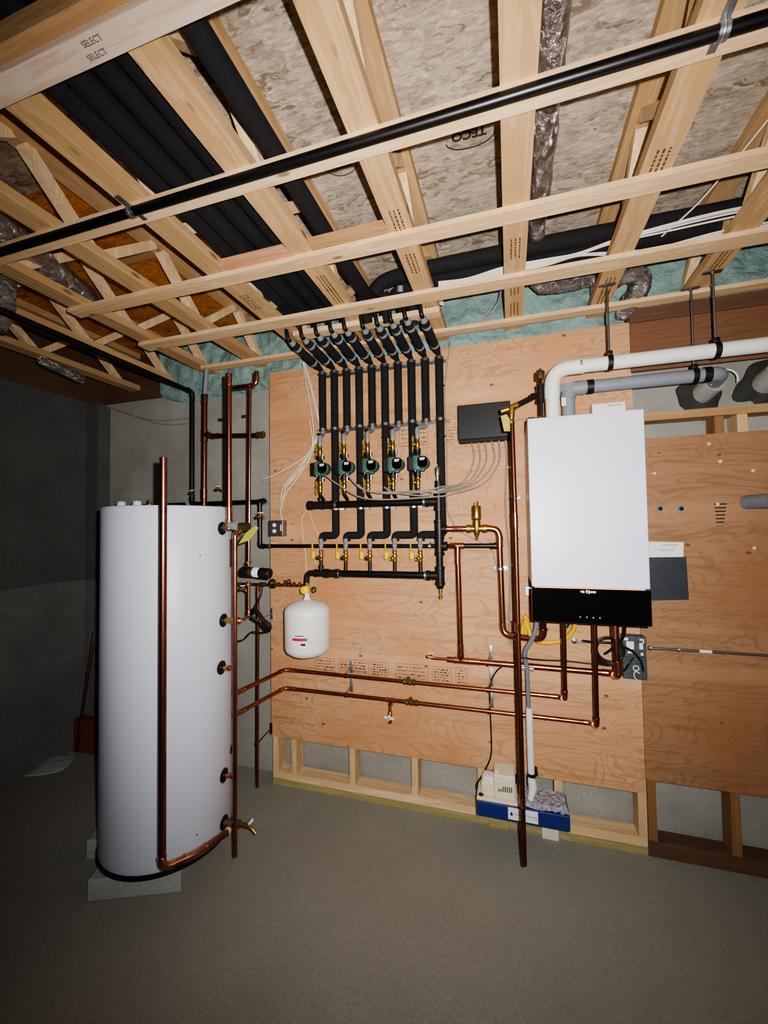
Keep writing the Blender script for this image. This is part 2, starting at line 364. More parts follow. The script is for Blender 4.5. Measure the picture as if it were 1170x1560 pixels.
# joists: open-web, chords flat, 16 in. apart
JX = [-2.80, -2.395, -1.99, -1.585, -1.175, -.765, -.36, .047, .46, .872, 1.28, 1.69]
JL = {0: 'open-web wooden floor joist furthest left, nearest the dark wall', 1: 'open-web joist in the shadowed bays, second from the dark left wall',
 2: 'open-web joist crossing the orange subfloor, third from the dark left wall', 3: 'open-web joist at the edge of the orange subfloor, black pipe clip beside its crossing',
 4: 'open-web joist left of the thick bundle of black insulated pipes', 5: 'open-web joist right of the thick bundle of black insulated pipes',
 6: 'open-web joist ending above the right end of the manifold pipes', 7: 'open-web joist with the foil-wrapped duct running along its right side',
 8: 'open-web joist carrying the first threaded-rod hanger bracket', 9: 'open-web joist carrying the hanger bracket over the far white pipe',
 10: 'open-web joist second from the right end of the room, mostly out of frame', 11: 'open-web joist last on the right of the room'}
for i, jx in enumerate(JX):
    if i > 9: continue
    t = thing('floor_joist', JL[i], 'joist', (jx, 0, 2.72), 'open-web floor joists')
    w = .089
    y1 = YB+.05; y0 = -3.9
    MB().box((jx-w/2, y0, 2.72), (jx+w/2, y1, 2.758)).build('bottom_chord', 'pine_y', t)
    MB().box((jx-w/2, y0, 2.972), (jx+w/2, y1, 3.010)).build('top_chord', 'pine_y', t)
    for ys in {4: (-.70, -.30), 5: (-.72, -.62, -.28), 6: (-.98, -.74, -.33), 7: (-.70, -.42, -.22), 8: (-.96, -.30, -.2), 9: (-.35,)}.get(i, ()):
        g_ = MB()
        for rr_ in range(3):
            yy = ys; xx_ = jx-.018+rr_*.016
            while yy < ys+.12:
                l_ = random.uniform(.005, .016); g_.box((xx_, yy, 2.7195), (xx_+.006, yy+l_, 2.7202)); yy += l_+.005
        g_.build('grade_stamp', 'stamp_brown', t)
    k = 0; yt = -3.72 + [0, .03, -.04, .02, 0, .03, -.05, .04, .03, .06][i]
    while yt < y1-.3:
        for a, b in (((yt, 2.972), (yt+.24, 2.758)), ((yt+.29, 2.758), (yt+.54, 2.972))):
            if b[0] > y1: continue
            MB().bar((jx, a[0], a[1]), (jx, b[0], b[1]), .038, .04, up=(1,0,0)).build('web', 'pine_web', t)
        yt += .585
# furring strips under the joists
strips = [(-1.72, -1.60, 2.682, 'pine_white', 'broad pale strapping board nearest the viewer, stamped SELECT'),
 (-1.287, -1.218, 2.70, 'pine_x', 'pale strapping board with the black pipe clipped along it'),
 (-.878, -.812, 2.70, 'pine_x', 'pale strapping board second from the plywood wall but two, with short blocks above it'),
 (-.476, -.396, 2.70, 'pine_x', 'pale strapping board just in front of the tops of the slanted black pipes'),
 (-.073, -.014, 2.70, 'pine_x', 'pale strapping board along the top edge of the plywood wall')]
strips[2] = strips[2][:4] + ('pale strapping board with short pinkish blocks between joists above it',)
for i, (a, b, z, m, l) in enumerate(strips):
    x0 = (-2.6, -2.05, -2.05, -2.05, -1.96)[i]
    if i == 0:
        a, b = PZ(130, 48, z).y, PZ(255, 51, z).y
        t = thing('furring_strip', l, 'strapping', (0, a, z), 'strapping boards under the joists')
        bd_ = MB().box((x0, a, z), (XR, b, 2.72)).build('board', m, t)
        MB().box((x0, a-.03, 2.70), (XR, a-.001, 2.752)).build('edge_board', 'pine_orange', t)
        for (px, py) in ((140, 63), (148, 84)):
            p = PZ(px, py, z-.0006); text('stamp', 'SELECT', p, .0165, 'stamp_grey', bd_, rot=(math.pi, 0, 0))
    else:
        tag(MB().box((x0, a, z), (XR, b, 2.72)).build('furring_strip', m), l, 'strapping', 'strapping boards under the joists')
# black pipe clipped to the second board
pz = 2.70-.0155; py_ = PZ(780, 145.5, pz).y
t = thing('black_pipe', 'thin black steel pipe clipped under the strapping board, crossing the whole ceiling', 'pipe', (0, py_, pz))
MB().cyl((-2.05, py_, pz), (XR, py_, pz), .0142, 20).build('pipe', 'black_pipe', t)
for px, py in ((195, 318), (1105, 38)):
    x = PZ(px, py, pz).x
    MB().ring((x, py_, pz), X, .0155, .003, 16, math.pi*0, math.pi*2).bar((x, py_-.055, 2.697), (x, py_+.055, 2.697), .018, .003).band((x, py_, pz), X, .0145, .02, .003).build('pipe_clip', 'galv', t)
# blocking between the joists
solo(MB().box((-1.13, -.905, 2.722), (-.81, -.870, 2.757)), 'blocking', 'pine_pink', 'short pinkish block between joists beside the thick black pipe bundle', 'blocking', 'short blocks between joists')
solo(MB().box((-.72, -.905, 2.722), (-.405, -.870, 2.757)), 'blocking', 'pine_orange', 'short orange-brown block between joists beside the single black pipe', 'blocking', 'short blocks between joists')
solo(MB().box((-1.13, -.31, 2.694), (-.31, -.245, 2.72)), 'backing_board', 'pine_x', 'pale board behind the upper ends of the slanted black pipes', 'board')
solo(MB().box((-1.54, -.82, 2.985), (-1.22, -.76, 3.011)), 'ledger_block', 'pine_orange', 'brown cleat across the bay under the grey subfloor left of the black pipes', 'blocking', 'cleats under the subfloor')
solo(MB().box((-1.95, -.78, 2.985), (-1.63, -.73, 3.011)), 'ledger_block', 'pine_orange', 'brown cleat across the bay under the orange subfloor', 'blocking', 'cleats under the subfloor')
# spray foam between the joist ends
def foam_sheet():
    nx, nz = 240, 26; bm = []
    from mathutils import noise
    x0, x1, z0, z1 = -2.45, XR, 2.56, 3.0
    vs = []; fs = []
    for j in range(nz+1):
        for i in range(nx+1):
            x = x0+(x1-x0)*i/nx; zb = z0 + .05*noise.noise((x*3, 0, 5)) + (0 if x > -1.55 else -.0)
            if x > -1.47: zb = 2.6
            z = zb+(z1-zb)*j/nz; e = min(j/3, 1)
            y = YB+.05 - (.05+.05*e) - .035*noise.noise((x*6, z*7, 1)) - .015*noise.noise((x*18, z*18, 3))
            if j == 0: y = YB+.03
            vs.append((x, y, z))
    for j in range(nz):
        for i in range(nx):
            a = j*(nx+1)+i; fs.append((a, a+1, a+nx+2, a+nx+1))
    return MB().add(vs, fs, True)
fo = foam_sheet().build('spray_foam_insulation', 'spray_foam'); tag(fo, 'pale teal spray foam filling the rim between joist ends above the wall', 'insulation', kind='stuff')

# wall framing
PL = -1.478; SX = P(984, 1203, 0).x
solo(MB().box((PL, .018, .0), (SX+.005, .107, .04)), 'sill_plate', 'treated', 'greenish treated sill board lying on the concrete floor under the pale plate', 'lumber')
solo(MB().box((PL, .018, .04), (SX+.005, .107, .082)), 'sole_plate', 'pine_x', 'pale bottom plate of the stud wall, on the greenish sill board', 'lumber')
solo(MB().box((SX+.006, .018, .0), (XR, .107, .075)), 'sole_plate', 'old_x', 'dark weathered bottom plate at the right of the stud wall', 'lumber')
studs = [(448, 'pale stud second from the left end below the plywood'), (537, 'pale stud third from the left end below the plywood'), (632, 'pale stud fourth from the left end below the plywood'),
 (733, 'pale stud directly behind the blue condensate pump, left one'), (850, 'pale stud just right of the white drain pipe'), (977, 'pale stud with a nail at the right end of the pale framing')]
solo(MB().box((PL, .018, .082), (PL+.038, .107, 2.6)), 'wall_stud', 'pine_z', 'pale stud at the left end of the plywood wall beside the concrete', 'stud', 'wall studs')
for px, l in studs:
    x = P(px, 1180, .018).x; solo(MB().box((x-.019, .018, .082), (x+.019, .107, 2.6)), 'wall_stud', 'pine_z', l, 'stud', 'wall studs')
x = P(993, 1230, .018).x; solo(MB().box((x-.017, .02, .075), (x+.021, .107, 2.13)), 'wall_stud', 'old_z', 'dull stud doubled against the right side of the pale end stud', 'stud', 'wall studs')
x = P(1122, 1260, .018).x; solo(MB().box((x-.019, .018, .075), (x+.019, .107, 2.13)), 'wall_stud', 'old_z', 'dark brown stud at the far right below the plywood', 'stud', 'wall studs')
x = P(1100, 640, .018).x; solo(MB().box((x+.06, .018, 2.045), (x+.10, .107, 2.132)), 'wall_stud', 'pine_z', 'short stud in the gap above the right plywood sheet', 'stud')
solo(MB().box((SX+.02, .012, 2.133), (XR, .105, 2.172)), 'girt_board', 'pine_orange', 'horizontal framing board in the gap above the right plywood sheet', 'lumber')
solo(MB().box((SX, -.005, 2.632), (XR, .105, 2.70)), 'top_plate', 'old_x', 'dark brown top plate under the joist ends at the right', 'lumber')
# plywood
pa = thing('plywood_sheet', 'large light plywood backboard carrying the manifold and boiler', 'plywood', (-.43, 0, .30))
MB().box((PL, 0, .305), (SX-.001, .0175, 2.638)).build('sheet', 'ply_a', pa)
# mill stamps
st = MB()
def stamp(x0, y0, x1, y1, rows, inv=False):
    st = MB()
    a = P(x0, y0, -.0004); b = P(x1, y1, -.0004); zt, zb = max(a.z, b.z), min(a.z, b.z); w = .0016
    st.box((a.x, -.0006, zt), (b.x, .0, zt-w)).box((a.x, -.0006, zb), (b.x, 0, zb+w)).box((a.x, -.0006, zb), (a.x+w, 0, zt)).box((b.x-w, -.0006, zb), (b.x, 0, zt))
    for r in range(rows):
        z = zt-(r+.8)*(zt-zb)/(rows+.6); x = a.x+.012
        while x < b.x-.02:
            l = random.uniform(.006, .022); st.box((x, -.0006, z), (min(x+l, b.x-.01), 0, z-random.choice((.003, .004, .007)))); x += l+.006
    st.build('mill_stamp', 'stamp_brown', pa, 'faded boxed mill stamp')
for s in ((478, 1001, 510, 1025, 4), (516, 1003, 562, 1027, 4), (565, 1008, 592, 1031, 5), (603, 1010, 653, 1040, 4), (658, 1015, 688, 1040, 5), (694, 1017, 712, 1043, 5),
          (576, 662, 604, 678, 3), (608, 650, 652, 677, 4), (676, 652, 697, 672, 4)): stamp(*s)
solo(MB().box((SX+.001, .001, .372), (XR, .0175, 2.044)), 'plywood_sheet', 'ply_b', 'darker brown plywood sheet right of the boiler with holes and a grey pipe stub', 'plywood')
solo(MB().box((SX+.001, .001, 2.385), (XR, .0175, 2.631)), 'plywood_sheet', 'ply_c', 'narrow reddish brown plywood strip behind the white vent pipe at the ceiling', 'plywood')

# OSB stamps
t = thing('subfloor_stamp', 'black oval mill stamp reading TECO on the subfloor between two joists', 'stamp', (0, 0, 3.01))
p = PZ(714, 204, 3.0105); text('lettering', 'TECO', p, .046, 'ink', t, rot=(math.pi, 0, math.radians(182)), bold=.0015); q_ = PZ(716, 210, 3.0105); MB().tube([q_+V((math.cos(a)*.085, -abs(math.sin(a))*-.04, 0)) for a in [i*math.pi/16 for i in range(17)]], .0022, 6).build('arc', 'ink', t)
q = thing('subfloor_stamp', 'half hidden oval mill stamp on the subfloor behind the black clipped pipe', 'stamp', PZ(520, 255, 3.0105))
c = PZ(520, 252, 3.0105); MB().tube([c+V((math.cos(a)*.06, math.sin(a)*.045, 0)) for a in [i*2*math.pi/32 for i in range(33)]], .0015, 6).build('oval', 'ink', q)
text('lettering', 'TECO', c, .034, 'ink', q, rot=(math.pi, 0, 0), bold=.001)

# ------------------------------------------------------------------ ceiling pipes
bay = [(-1.105, 2.80, 'thick black insulated pipe hugging the left side of the joist bay'), (-1.03, 2.795, 'thick black insulated pipe second from the left in the crowded joist bay'),
       (-.955, 2.81, 'thick black insulated pipe third from the left in the crowded joist bay'), (-.865, 2.80, 'thick black insulated pipe rightmost in the crowded joist bay'), (-.672, 2.80, 'single black insulated pipe in the bay right of the crowded one')]
for i, (x, z, l) in enumerate(bay):
    y1 = -.36 if i < 4 else -.34
    wob = [(x+random.uniform(-.004, .004), -3.8+j*(y1+3.8)/9, z+random.uniform(-.006, .004)) for j in range(10)]
    solo(MB().tube(spline(wob, 4), .035 if i < 4 else .033, 18), 'insulated_pipe', 'black_foam', l, 'pipe', 'insulated pipes running along the joist bays')
for i, (y, z, l) in enumerate([(-.43, 2.845, 'topmost black insulated pipe crossing through the joist webs to the right'), (-.34, 2.84, 'middle black insulated pipe crossing through the joist webs'),
       (-.27, 2.825, 'lowest black insulated pipe crossing through the joist webs above the white cables'), (-.20, 2.85, 'black insulated pipe behind the others nearest the foam, crossing the joists')]):
    x0 = -.62+i*.07
    pts = [(x0, y+.03, z-.05), (x0+.05, y+.02, z-.01), (x0+.16, y+.01, z)]+[(x0+.3+j*.3, y+random.uniform(-.01, .01)+.0*j, z+random.uniform(-.004, .004)) for j in range(8)]
    solo(MB().tube(spline(pts, 4), .034, 18), 'insulated_pipe', 'black_foam', l, 'pipe', 'insulated pipes crossing the joists')
for i, px in enumerate((562, 590, 613, 627)):
    p = P(px, 455, -.30); q = V((p.x+.01, -.30, 2.70)); 
    t = thing('insulated_pipe', ['stubby black insulated riser leftmost behind the strapping, with grey coupling', 'stubby black insulated riser second behind the strapping board', 'stubby black insulated riser third behind the strapping, bending right', 'stubby black insulated riser nearest the joist behind the strapping'][i], 'pipe', q)
    yy = -.40+.03*i
    MB().tube([(p.x, yy+.08, 2.69), (p.x, yy, 2.81)], .026, 16).build('insulation', 'black_foam', t)
    MB().cyl((p.x, yy, 2.81), (p.x+.004, yy-.01, 2.835), .017, 14).build('coupling', 'collar_grey', t)

# foil duct
def foilpath(name, pts, r, label):
    from mathutils import noise
    path = spline(pts, 16)
    m = MB().tube(path, [r*(1+.1*noise.noise((i*.9, 0, 3))) for i in range(len(path))], 22)
    for j, v in enumerate(m.v): m.v[j] = v+V((noise.noise(v*25), noise.noise(v*25+V((9,0,0))), noise.noise(v*25+V((0,9,0)))))*.008
    return solo(m, name, 'foil', label, 'duct')
foilpath('foil_duct', [(.135, -3.8, 2.89), (.135, -2, 2.89), (.14, -1.0, 2.89), (.14, -.30, 2.88), (.145, -.19, 2.86), (.19, -.13, 2.83), (.30, -.11, 2.83), (.42, -.11, 2.84)], .037, 'crinkled silver foil-wrapped duct running beside a joist and bending right at the foam')
foilpath('foil_duct', [(.42, -.08, 2.82), (.50, -.09, 2.825), P(958, 415, -.10), P(975, 425, -.08), P(972, 445, -.05), P(958, 462, -.0), P(950, 484, .05)], .048, 'fat silver foil elbow dropping behind the strapping at the plywood top')
foilpath('foil_duct', [(-2.02, -3.6, 2.86), (-1.90, -2.2, 2.86), (-1.88, -1.5, 2.86), (-2.0, -1.1, 2.86), (-2.15, -.7, 2.86)], .07, 'silver foil duct in the shadowed bay at the upper left edge')
foilpath('foil_duct', [P(-5, 400, -1.1), P(6, 430, -1.06), P(4, 470, -1.04), P(-8, 500, -1.06)], .045, 'reddish glinting foil duct end hanging low at the left edge')
foilpath('foil_duct', [PZ(62, 548, 2.64), PZ(95, 564, 2.63), PZ(125, 578, 2.64)], .03, 'short glinting foil-wrapped duct under the dark joists at the left wall')

# white cables in the joists
def cable(label, pts, r, mat, name='cable', cat='cable', group=None, n=8): return solo(MB().tube(spline(pts, n), r, 8), name, mat, label, cat, group)
for i in range(7):
    o = (i-3)*.0035
    cable(('white cable in the bundle below the black pipes, sweeping right across the joists'), [PZ(668, 434+o*400, 2.775), PZ(712, 428+o*380, 2.775+o*.3), PZ(768, 412+o*500, 2.775), PZ(830, 400+o*450, 2.77), PZ(880, 388+o*200, 2.77), PZ(935, (366, 367, 368, 370, 384, 386, 388)[i], 2.77), PZ(1000, (347, 349, 352, 356, 378, 380, 382)[i], 2.77), PZ(1100, (322, 324, 328, 334, 352, 355, 357)[i], 2.775), PZ(1220, (300, 302, 305, 310, 330, 334, 336)[i], 2.78)], .0035, 'white_wire', group='white cable bundle')
cable('thin white cable rising alone from the bundle to the upper right', [(.62, -.42, 2.79), (.72, -.52, 2.84), (.83, -.68, 2.93), (.9, -.8, 3.0)], .003, 'white_wire')
cable('grey cable looping down in front of the foam beside the manifold', [P(690, 503, -.01), P(715, 500, -.012), P(740, 487, -.02), P(758, 462, -.05), P(764, 440, -.12)], .006, 'grey_wire')
for i in range(3):
    cable('white cable running between the stubby black risers', [(-.66, -.33+i*.03, 2.74+i*.02), (-.5, -.31+i*.03, 2.75+i*.02), (-.3, -.25+i*.02, 2.78)], .0035, 'white_wire', group='white cables at the risers')

# ------------------------------------------------------------------ manifold verticals and slanted pipes
MX = [-1.073+.0797*i for i in range(10)]; YV = -.055; RF = .0225
lowx = [490.4, 527.8, 564.4, 602.2, 641]
LX = [P(x, 840, -.065).x for x in lowx]
ordn = ['first', 'second', 'third', 'fourth', 'fifth', 'sixth', 'seventh', 'eighth', 'ninth', 'tenth']
ztop = 2.56
for i, x in enumerate(MX):
    t = thing('manifold_pipe', f'vertical black insulated pipe, {ordn[i]} from the left of the ten on the plywood', 'pipe', (x, YV, 1.6), 'ten vertical black pipes')
    if i % 2 == 0 and i < 9:
        MB().cyl((x, YV, 2.215), (x, YV, ztop), RF, 18).build('insulation', 'black_foam', t)
    elif i == 9:
        MB().tube(fillet([(x, YV, ztop), (x, YV, 1.575), (LX[4], YV, 1.575), (LX[4], YV, 1.54)], .02)[0], RF, 18).build('insulation', 'black_foam', t)
    else:
        lx = LX[(i-1)//2]
        path = fillet([(x, YV, ztop), (x, YV, 1.575), (lx, YV, 1.575), (lx, YV, 1.54)], .02)[0]
        MB().tube(path, RF, 18).build('insulation', 'black_foam', t)
        for z in (1.735,):
            MB().band((x, YV, z), Z, RF, .016, .003, 18).box((x+RF, YV+.02, z-.008), (x+RF+.022, -.001, z+.008)).build('pipe_clamp', 'galv', t)
    for z in (ztop, 2.215):
        m = MB().band((x, YV, z), Z, RF-.002, .016, .005, 20)
        m.cyl((x-RF-.012, YV, z), (x-RF, YV, z), .004, 8).cyl((x+RF, YV, z), (x+RF+.012, YV, z), .004, 8)
        m.cyl((x, YV+RF, z), (x, -.0005, z), .004, 8); m.build('pipe_clamp', 'steel', t)
    MB().cyl((x, YV, ztop), (x, YV, ztop+.024), .011, 14).lathe([(.0, 0), (.014, .0), (.014, .012), (0, .012)], (x, YV, ztop+.012), Z, 14).build('coupling', 'collar_grey', t)
    # slanted length up into the joists
    a = V((x, YV, ztop+.02)); tops = [(437, 512), (458, 508), (480, 503), (502, 498), (523, 495), (550, 492), (572, 488), (593, 483), (615, 478), (640, 475)]
    b = PZ(tops[i][0]+3, tops[i][1]+6, 2.665)
    d = (b-a).normalized(); L = (b-a).length
    s = thing('slanted_pipe', f'black insulated pipe slanting up from the wall to the joists, {ordn[i]} from the left', 'pipe', a, 'ten slanted black pipes')
    MB().tube([a-Z*.002, a+d*.03, a+d*.05, a+d*(L-.05), a+d*(L-.035)], [.012, .016, .0225, .0225, .018], 18).build('insulation', 'black_foam', s)
    MB().band(a+d*L*.28, d, .022, .012, .002, 18).build('tape_band', 'collar_grey', s); MB().band(a+d*(L-.075), d, .022, .014, .002, 18).build('tape_band', 'collar_grey', s)
    MB().tube([a+d*(L-.036), a+d*(L-.012)], [.019, .0135], 16).build('collar', 'collar_grey', s)
    MB().tube(fillet([a+d*(L-.014), a+d*(L+.006), a+d*(L+.006)+V((-.008, -.006, .055))], .015)[0], .0105, 14).build('elbow', 'black_plastic', s)
# strut rails behind the clamps
solo(MB().box((MX[0]-.03, -.012, ztop-.008), (MX[9]+.03, -.001, ztop+.008)), 'strut_rail', 'steel', 'steel rail carrying the upper row of pipe clamps', 'rail', 'steel clamp rails')
solo(MB().box((MX[0]-.03, -.012, 2.207), (MX[9]+.045, -.001, 2.223)), 'strut_rail', 'steel', 'steel rail carrying the lower row of pipe clamps', 'rail', 'steel clamp rails')
solo(MB().band((MX[9], YV, 2.405), Z, RF, .004, .002).ring((MX[9]+RF+.004, YV, 2.405), X, .003, .0015, 8), 'cable_tie', 'black_plastic', 'black cable tie high on the rightmost manifold pipe', 'cable tie')
solo(MB().band((MX[9], YV, 2.12), Z, RF, .004, .002).ring((MX[9]+RF+.004, YV, 2.12), X, .003, .0015, 8), 'cable_tie', 'black_plastic', 'black cable tie on the rightmost manifold pipe beside the pumps', 'cable tie')

# headers
YH = -.085
def header(zl, px0, px1, label, low):
    a = P(px0, 770 if not low else 874, YH); b = P(px1, 763 if not low else 877, YH); z = zl
    t = thing('manifold_header', label, 'manifold', (a.x, YH, z))
    x0, x1 = a.x, b.x
    MB().cyl((x0+.16, YH, z), (x1, YH, z), .0205, 20).build('pipe', 'black_pipe', t)
    m = MB()
    if not low: m.lathe([(0, 0), (.02, 0), (.028, .004), (.028, .03), (.024, .034), (.024, .09), (.027, .092), (.027, .105), (.024, .107), (.024, .15), (.027, .152), (.027, .168)], (x0, YH, z), X, 22)
    else: m.lathe([(0, 0), (.024, 0), (.024, .012), (.021, .014), (.021, .06), (.027, .062), (.027, .09), (.023, .092), (.023, .13), (.027, .132), (.027, .155)], (x0+.03, YH, z), X, 22)
    m.cyl((LX[0]+.004, YH, z), (LX[0]+.004, YH, z+.045), .014, 16).band((LX[0]+.004, YH, z+.04), Z, .013, .012, .004)
    m.build('tee', 'black_iron', t)
    MB().band((x0+.185, YH, z), X, .0205, .012, .004).box((x0+.17, YH+.015, z-.03), (x0+.2, -.001, z-.022)).band((x1-.005, YH, z), X, .0205, .012, .004).build('pipe_clamp', 'galv', t)
    MB().lathe([(.02, 0), (.028, .0), (.028, .02), (.023, .024), (.023, .04)], (x1, YH, z), X, 20).build('union', 'black_iron', t)
    return t, x0, x1
zu = 1.757; zlow = 1.352
HU, ux0, ux1 = header(zu, 469, 648, 'upper black iron header of the manifold under the green pumps', False)
HL, lx0, lx1 = header(zlow, 473, 650, 'lower black iron header of the manifold under the yellow-handled valves', True)
# elbow of the lower header down to the expansion tank
e0 = V((lx0+.03, YH, zlow)); ev = P(467, 900, YH)
MB().tube(fillet([e0+X*.02, V((ev.x+.006, YH, zlow)), V((ev.x, YH, ev.z+.04))], .045)[0], .0175, 16).build('elbow', 'black_iron', HL)
# riser
rx = P(669, 800, YH).x
R_ = thing('manifold_riser', 'black iron riser with tees joining both headers to the copper branches', 'pipe', (rx, YH, 1.22))
z_a, z_b, z_c, z_d = zu, P(670, 806, YH).z, P(670, 832, YH).z, zlow
MB().cyl((rx, YH, zlow-.02), (rx, YH, 1.87), .0185, 20).build('pipe', 'black_iron', R_)
for z, d in ((z_a, -X), (z_b, X), (z_c, X), (z_d, -X)):
    MB().lathe([(.019, -.05), (.0275, -.05), (.0275, -.036), (.0245, -.034), (.0245, .034), (.0275, .036), (.0275, .05), (.019, .05)], (rx, YH, z), Z, 20).cyl((rx, YH, z), (rx, YH, z)+d*.04 if False else V((rx, YH, z))+d*.042, .0215, 20).band(V((rx, YH, z))+d*.036, d, .02, .012, .005).build('tee', 'black_iron', R_)
MB().lathe([(.016, 0), (.02, 0), (.02, -.02), (.012, -.03)], (rx, YH, zlow-.042), Z, 16).build('bushing', 'black_iron', R_)
MB().lathe([(.007, 0), (.008, -.02), (.011, -.022), (.011, -.03), (.007, -.032), (.007, -.05), (.012, -.052), (.012, -.058), (.008, -.06), (.008, -.066)], (rx+.001, YH, zlow-.06), Z, 14).build('drain_valve', 'brass', R_)
MB().lathe([(.008, 0), (.008, .03), (.012, .032), (.013, .07), (.009, .075), (.003, .08), (.003, .09)], (rx-.004, YH, 1.87), Z, 16).build('air_vent', 'galv', R_)

# pumps and their valves
pvx = [487.8, 524.4, 560.5, 598.8, 636.6]
def yvalve(t, x, y, z):
    MB().lathe([(.009, -.032), (.012, -.03), (.012, -.02), (.0095, -.018), (.013, -.008), (.013, .008), (.0095, .018), (.012, .02), (.012, .03), (.009, .032)], (x, y, z), Z, 6 if False else 16).cyl((x, y, z), (x-.02, y-.004, z), .006, 10).build('valve_body', 'brass', t)
    MB().box((x-.0265, y-.006, z-.042), (x-.023, y+.004, z+.042)).bbox((x-.029, y-.010, z-.046), (x-.021, y+.008, z-.014), .003).bbox((x-.029, y-.010, z+.016), (x-.021, y+.008, z+.046), .003).build('lever', 'yellow_shaded', t)
    MB().lathe([(0, 0), (.006, 0), (.006, .006), (0, .006)], (x-.032, y-.004, z), X, 6).build('nut', 'brass', t)
posn = ['leftmost', 'second', 'middle', 'fourth', 'rightmost']
for i, px in enumerate(pvx):
    yp = -.125
    c = P(px, 712, yp); x, z = c.x, 1.965
    zt_ = 2.073; zb_ = 1.862
    t = thing('circulator_pump', f'green circulator pump with black round face marked 007, {posn[i]} of the five' + (' from the left' if i in (1, 3) else ''), 'pump', (x, yp, 1.88), 'five green circulator pumps')
    MB().lathe([(.013, -.075), (.026, -.073), (.026, -.058), (.016, -.056), (.016, -.04), (.02, -.03), (.02, .03), (.016, .04), (.016, .058), (.026, .06), (.026, .076), (.013, .078)], (x, yp, z+.003), Z, 20).build('flange', 'black_iron', t)
    MB().cyl((x+.022, yp-.012, z-.078), (x+.022, yp-.012, z-.05), .005, 8).cyl((x+.022, yp-.012, z+.055), (x+.022, yp-.012, z+.084), .005, 8).build('bolt', 'galv', t)
    MB().bbox((x-.050, yp-.03, z-.038), (x-.014, yp+.03, z+.038), .004).build('junction_cover', 'black_plastic', t)
    MB().bbox((x-.018, yp-.048, z-.040), (x+.022, yp+.03, z+.040), .006).lathe([(.012, 0), (.034, .002), (.036, .02), (.036, .05), (.03, .056)], (x+.033, yp+.012, z), -Y, 24).cyl((x+.058, yp-.02, z-.01), (x+.058, yp-.035, z-.01), .006, 8).bbox((x+.0, yp-.03, z-.044), (x+.042, yp+.0, z-.03), .004).build('motor_housing', 'green_pump', t)
    m = MB(); fy = yp-.046; pts = []
    for k in range(24):
        a = 2*math.pi*k/24; ca, sa = math.cos(a), math.sin(a); q = .031/max((abs(ca)**3.2+abs(sa)**3.2)**(1/3.2), 1e-3)
        pts.append((x+.036+ca*q*.88, fy-.001, z+.002+sa*q))
    m.prism(pts, (0, -.006, 0)); f = m.build('face_plate', 'black_gloss', t)
    text('lettering', '007', (x+.036, fy-.0075, z+.017), .0185, 'white_text', f, bold=.0008)
    MB().cyl((x-.008, yp-.03, z-.045), (x-.008, yp-.03, z-.034), .006, 10).build('cord_grip', 'galv', t)
    for zz, w in ((zt_, 'above'), (zb_, 'below')):
        v = thing('ball_valve', f'brass valve with yellow lever {w} the {posn[i]} green pump', 'valve', (x, yp, zz-.03), 'brass valves on the pumps'); yvalve(v, x, yp, zz)
    # grey press fittings up to the odd manifold pipe
    g = thing('pipe_connector', f'grey jointed connector from the black pipe down to the {posn[i]} pump valve', 'fitting', (x, yp, zt_+.03), 'grey connectors above the pumps')
    mx = MX[2*i]
    MB().lathe([(.010, 0), (.012, .004), (.012, .028), (.014, .03), (.014, .045), (.010, .048)], (x, yp, zt_+.03), Z, 14).tube(fillet([(x, yp, zt_+.07), (x, yp, zt_+.092), (mx, YV, 2.185), (mx, YV, 2.215)], .012)[0], .0115, 14).build('grey_body', 'collar_grey', g)
    MB().lathe([(.0, 0), (.009, 0), (.010, .012), (.007, .016), (0, .016)], (x-.002, yp-.008, zt_+.092), Z, 12).build('cap', 'black_plastic', g)
    # nipple down to the header
    solo(MB().tube([(x, yp, zb_-.032), (x, yp, zb_-.05), (x+.002, YH, zu+.03), (x+.002, YH, zu+.012)], .0095, 14), 'pipe_nipple', 'black_iron', f'short black nipple from the {posn[i]} pump valve down to the upper header', 'pipe', 'nipples above the upper header')
# lower valves with yellow handles
for i, x in enumerate(LX):
    y = -.075; z = 1.468; zz = z
    v = thing('ball_valve', f'brass valve with drooping yellow handle, {posn[i]} on the lower header' + (' from the left' if i in (1, 3) else ''), 'valve', (x, y, z-.04), 'yellow-handled valves on the lower header')
    MB().lathe([(.0095, -.034), (.0125, -.03), (.0125, -.018), (.010, -.016), (.014, -.006), (.014, .008), (.010, .018), (.0125, .02), (.0125, .03), (.009, .034)], (x, y, z-.014), Z, 16).cyl((x, y, z-.02), (x-.016, y-.018, z-.024), .007, 10).build('valve_body', 'brass', v)
    MB().ring((x-.015, y-.02, z-.026), Y, .009, .0035, 14).build('drain_knob', 'black_iron' if i < 3 else 'brass', v)
    MB().bar((x-.052, y-.01, z+.062), (x-.052, y-.01, z+.008), .004, .012).bbox((x-.058, y-.018, z-.03), (x-.036, y-.004, z+.012), .004).bar((x-.05, y-.01, z+.005), (x-.005, y-.008, z-.004), .006, .004).build('lever', 'yellow', v)
    g = thing('pipe_connector', f'grey jointed connector above the {posn[i]} yellow-handled valve', 'fitting', (x, y, z+.02), 'grey connectors above the lower valves')
    MB().lathe([(.010, 0), (.0115, .003), (.0115, .02), (.0145, .022), (.0145, .034), (.0105, .038), (.0105, .05), (.0135, .052), (.0135, .064), (.010, .068)], (x, y+.0, z+.02), Z, 14).tube([(x, y, z+.08), (x, YV, 1.545)], .0105, 12).build('grey_body', 'collar_grey', g)
    solo(MB().tube([(x, y, z-.046), (x+.003, YH, zlow+.012)], .0105, 14), 'pipe_nipple', 'black_iron', f'short black nipple from the {posn[i]} yellow-handled valve to the lower header', 'pipe', 'nipples above the lower header')
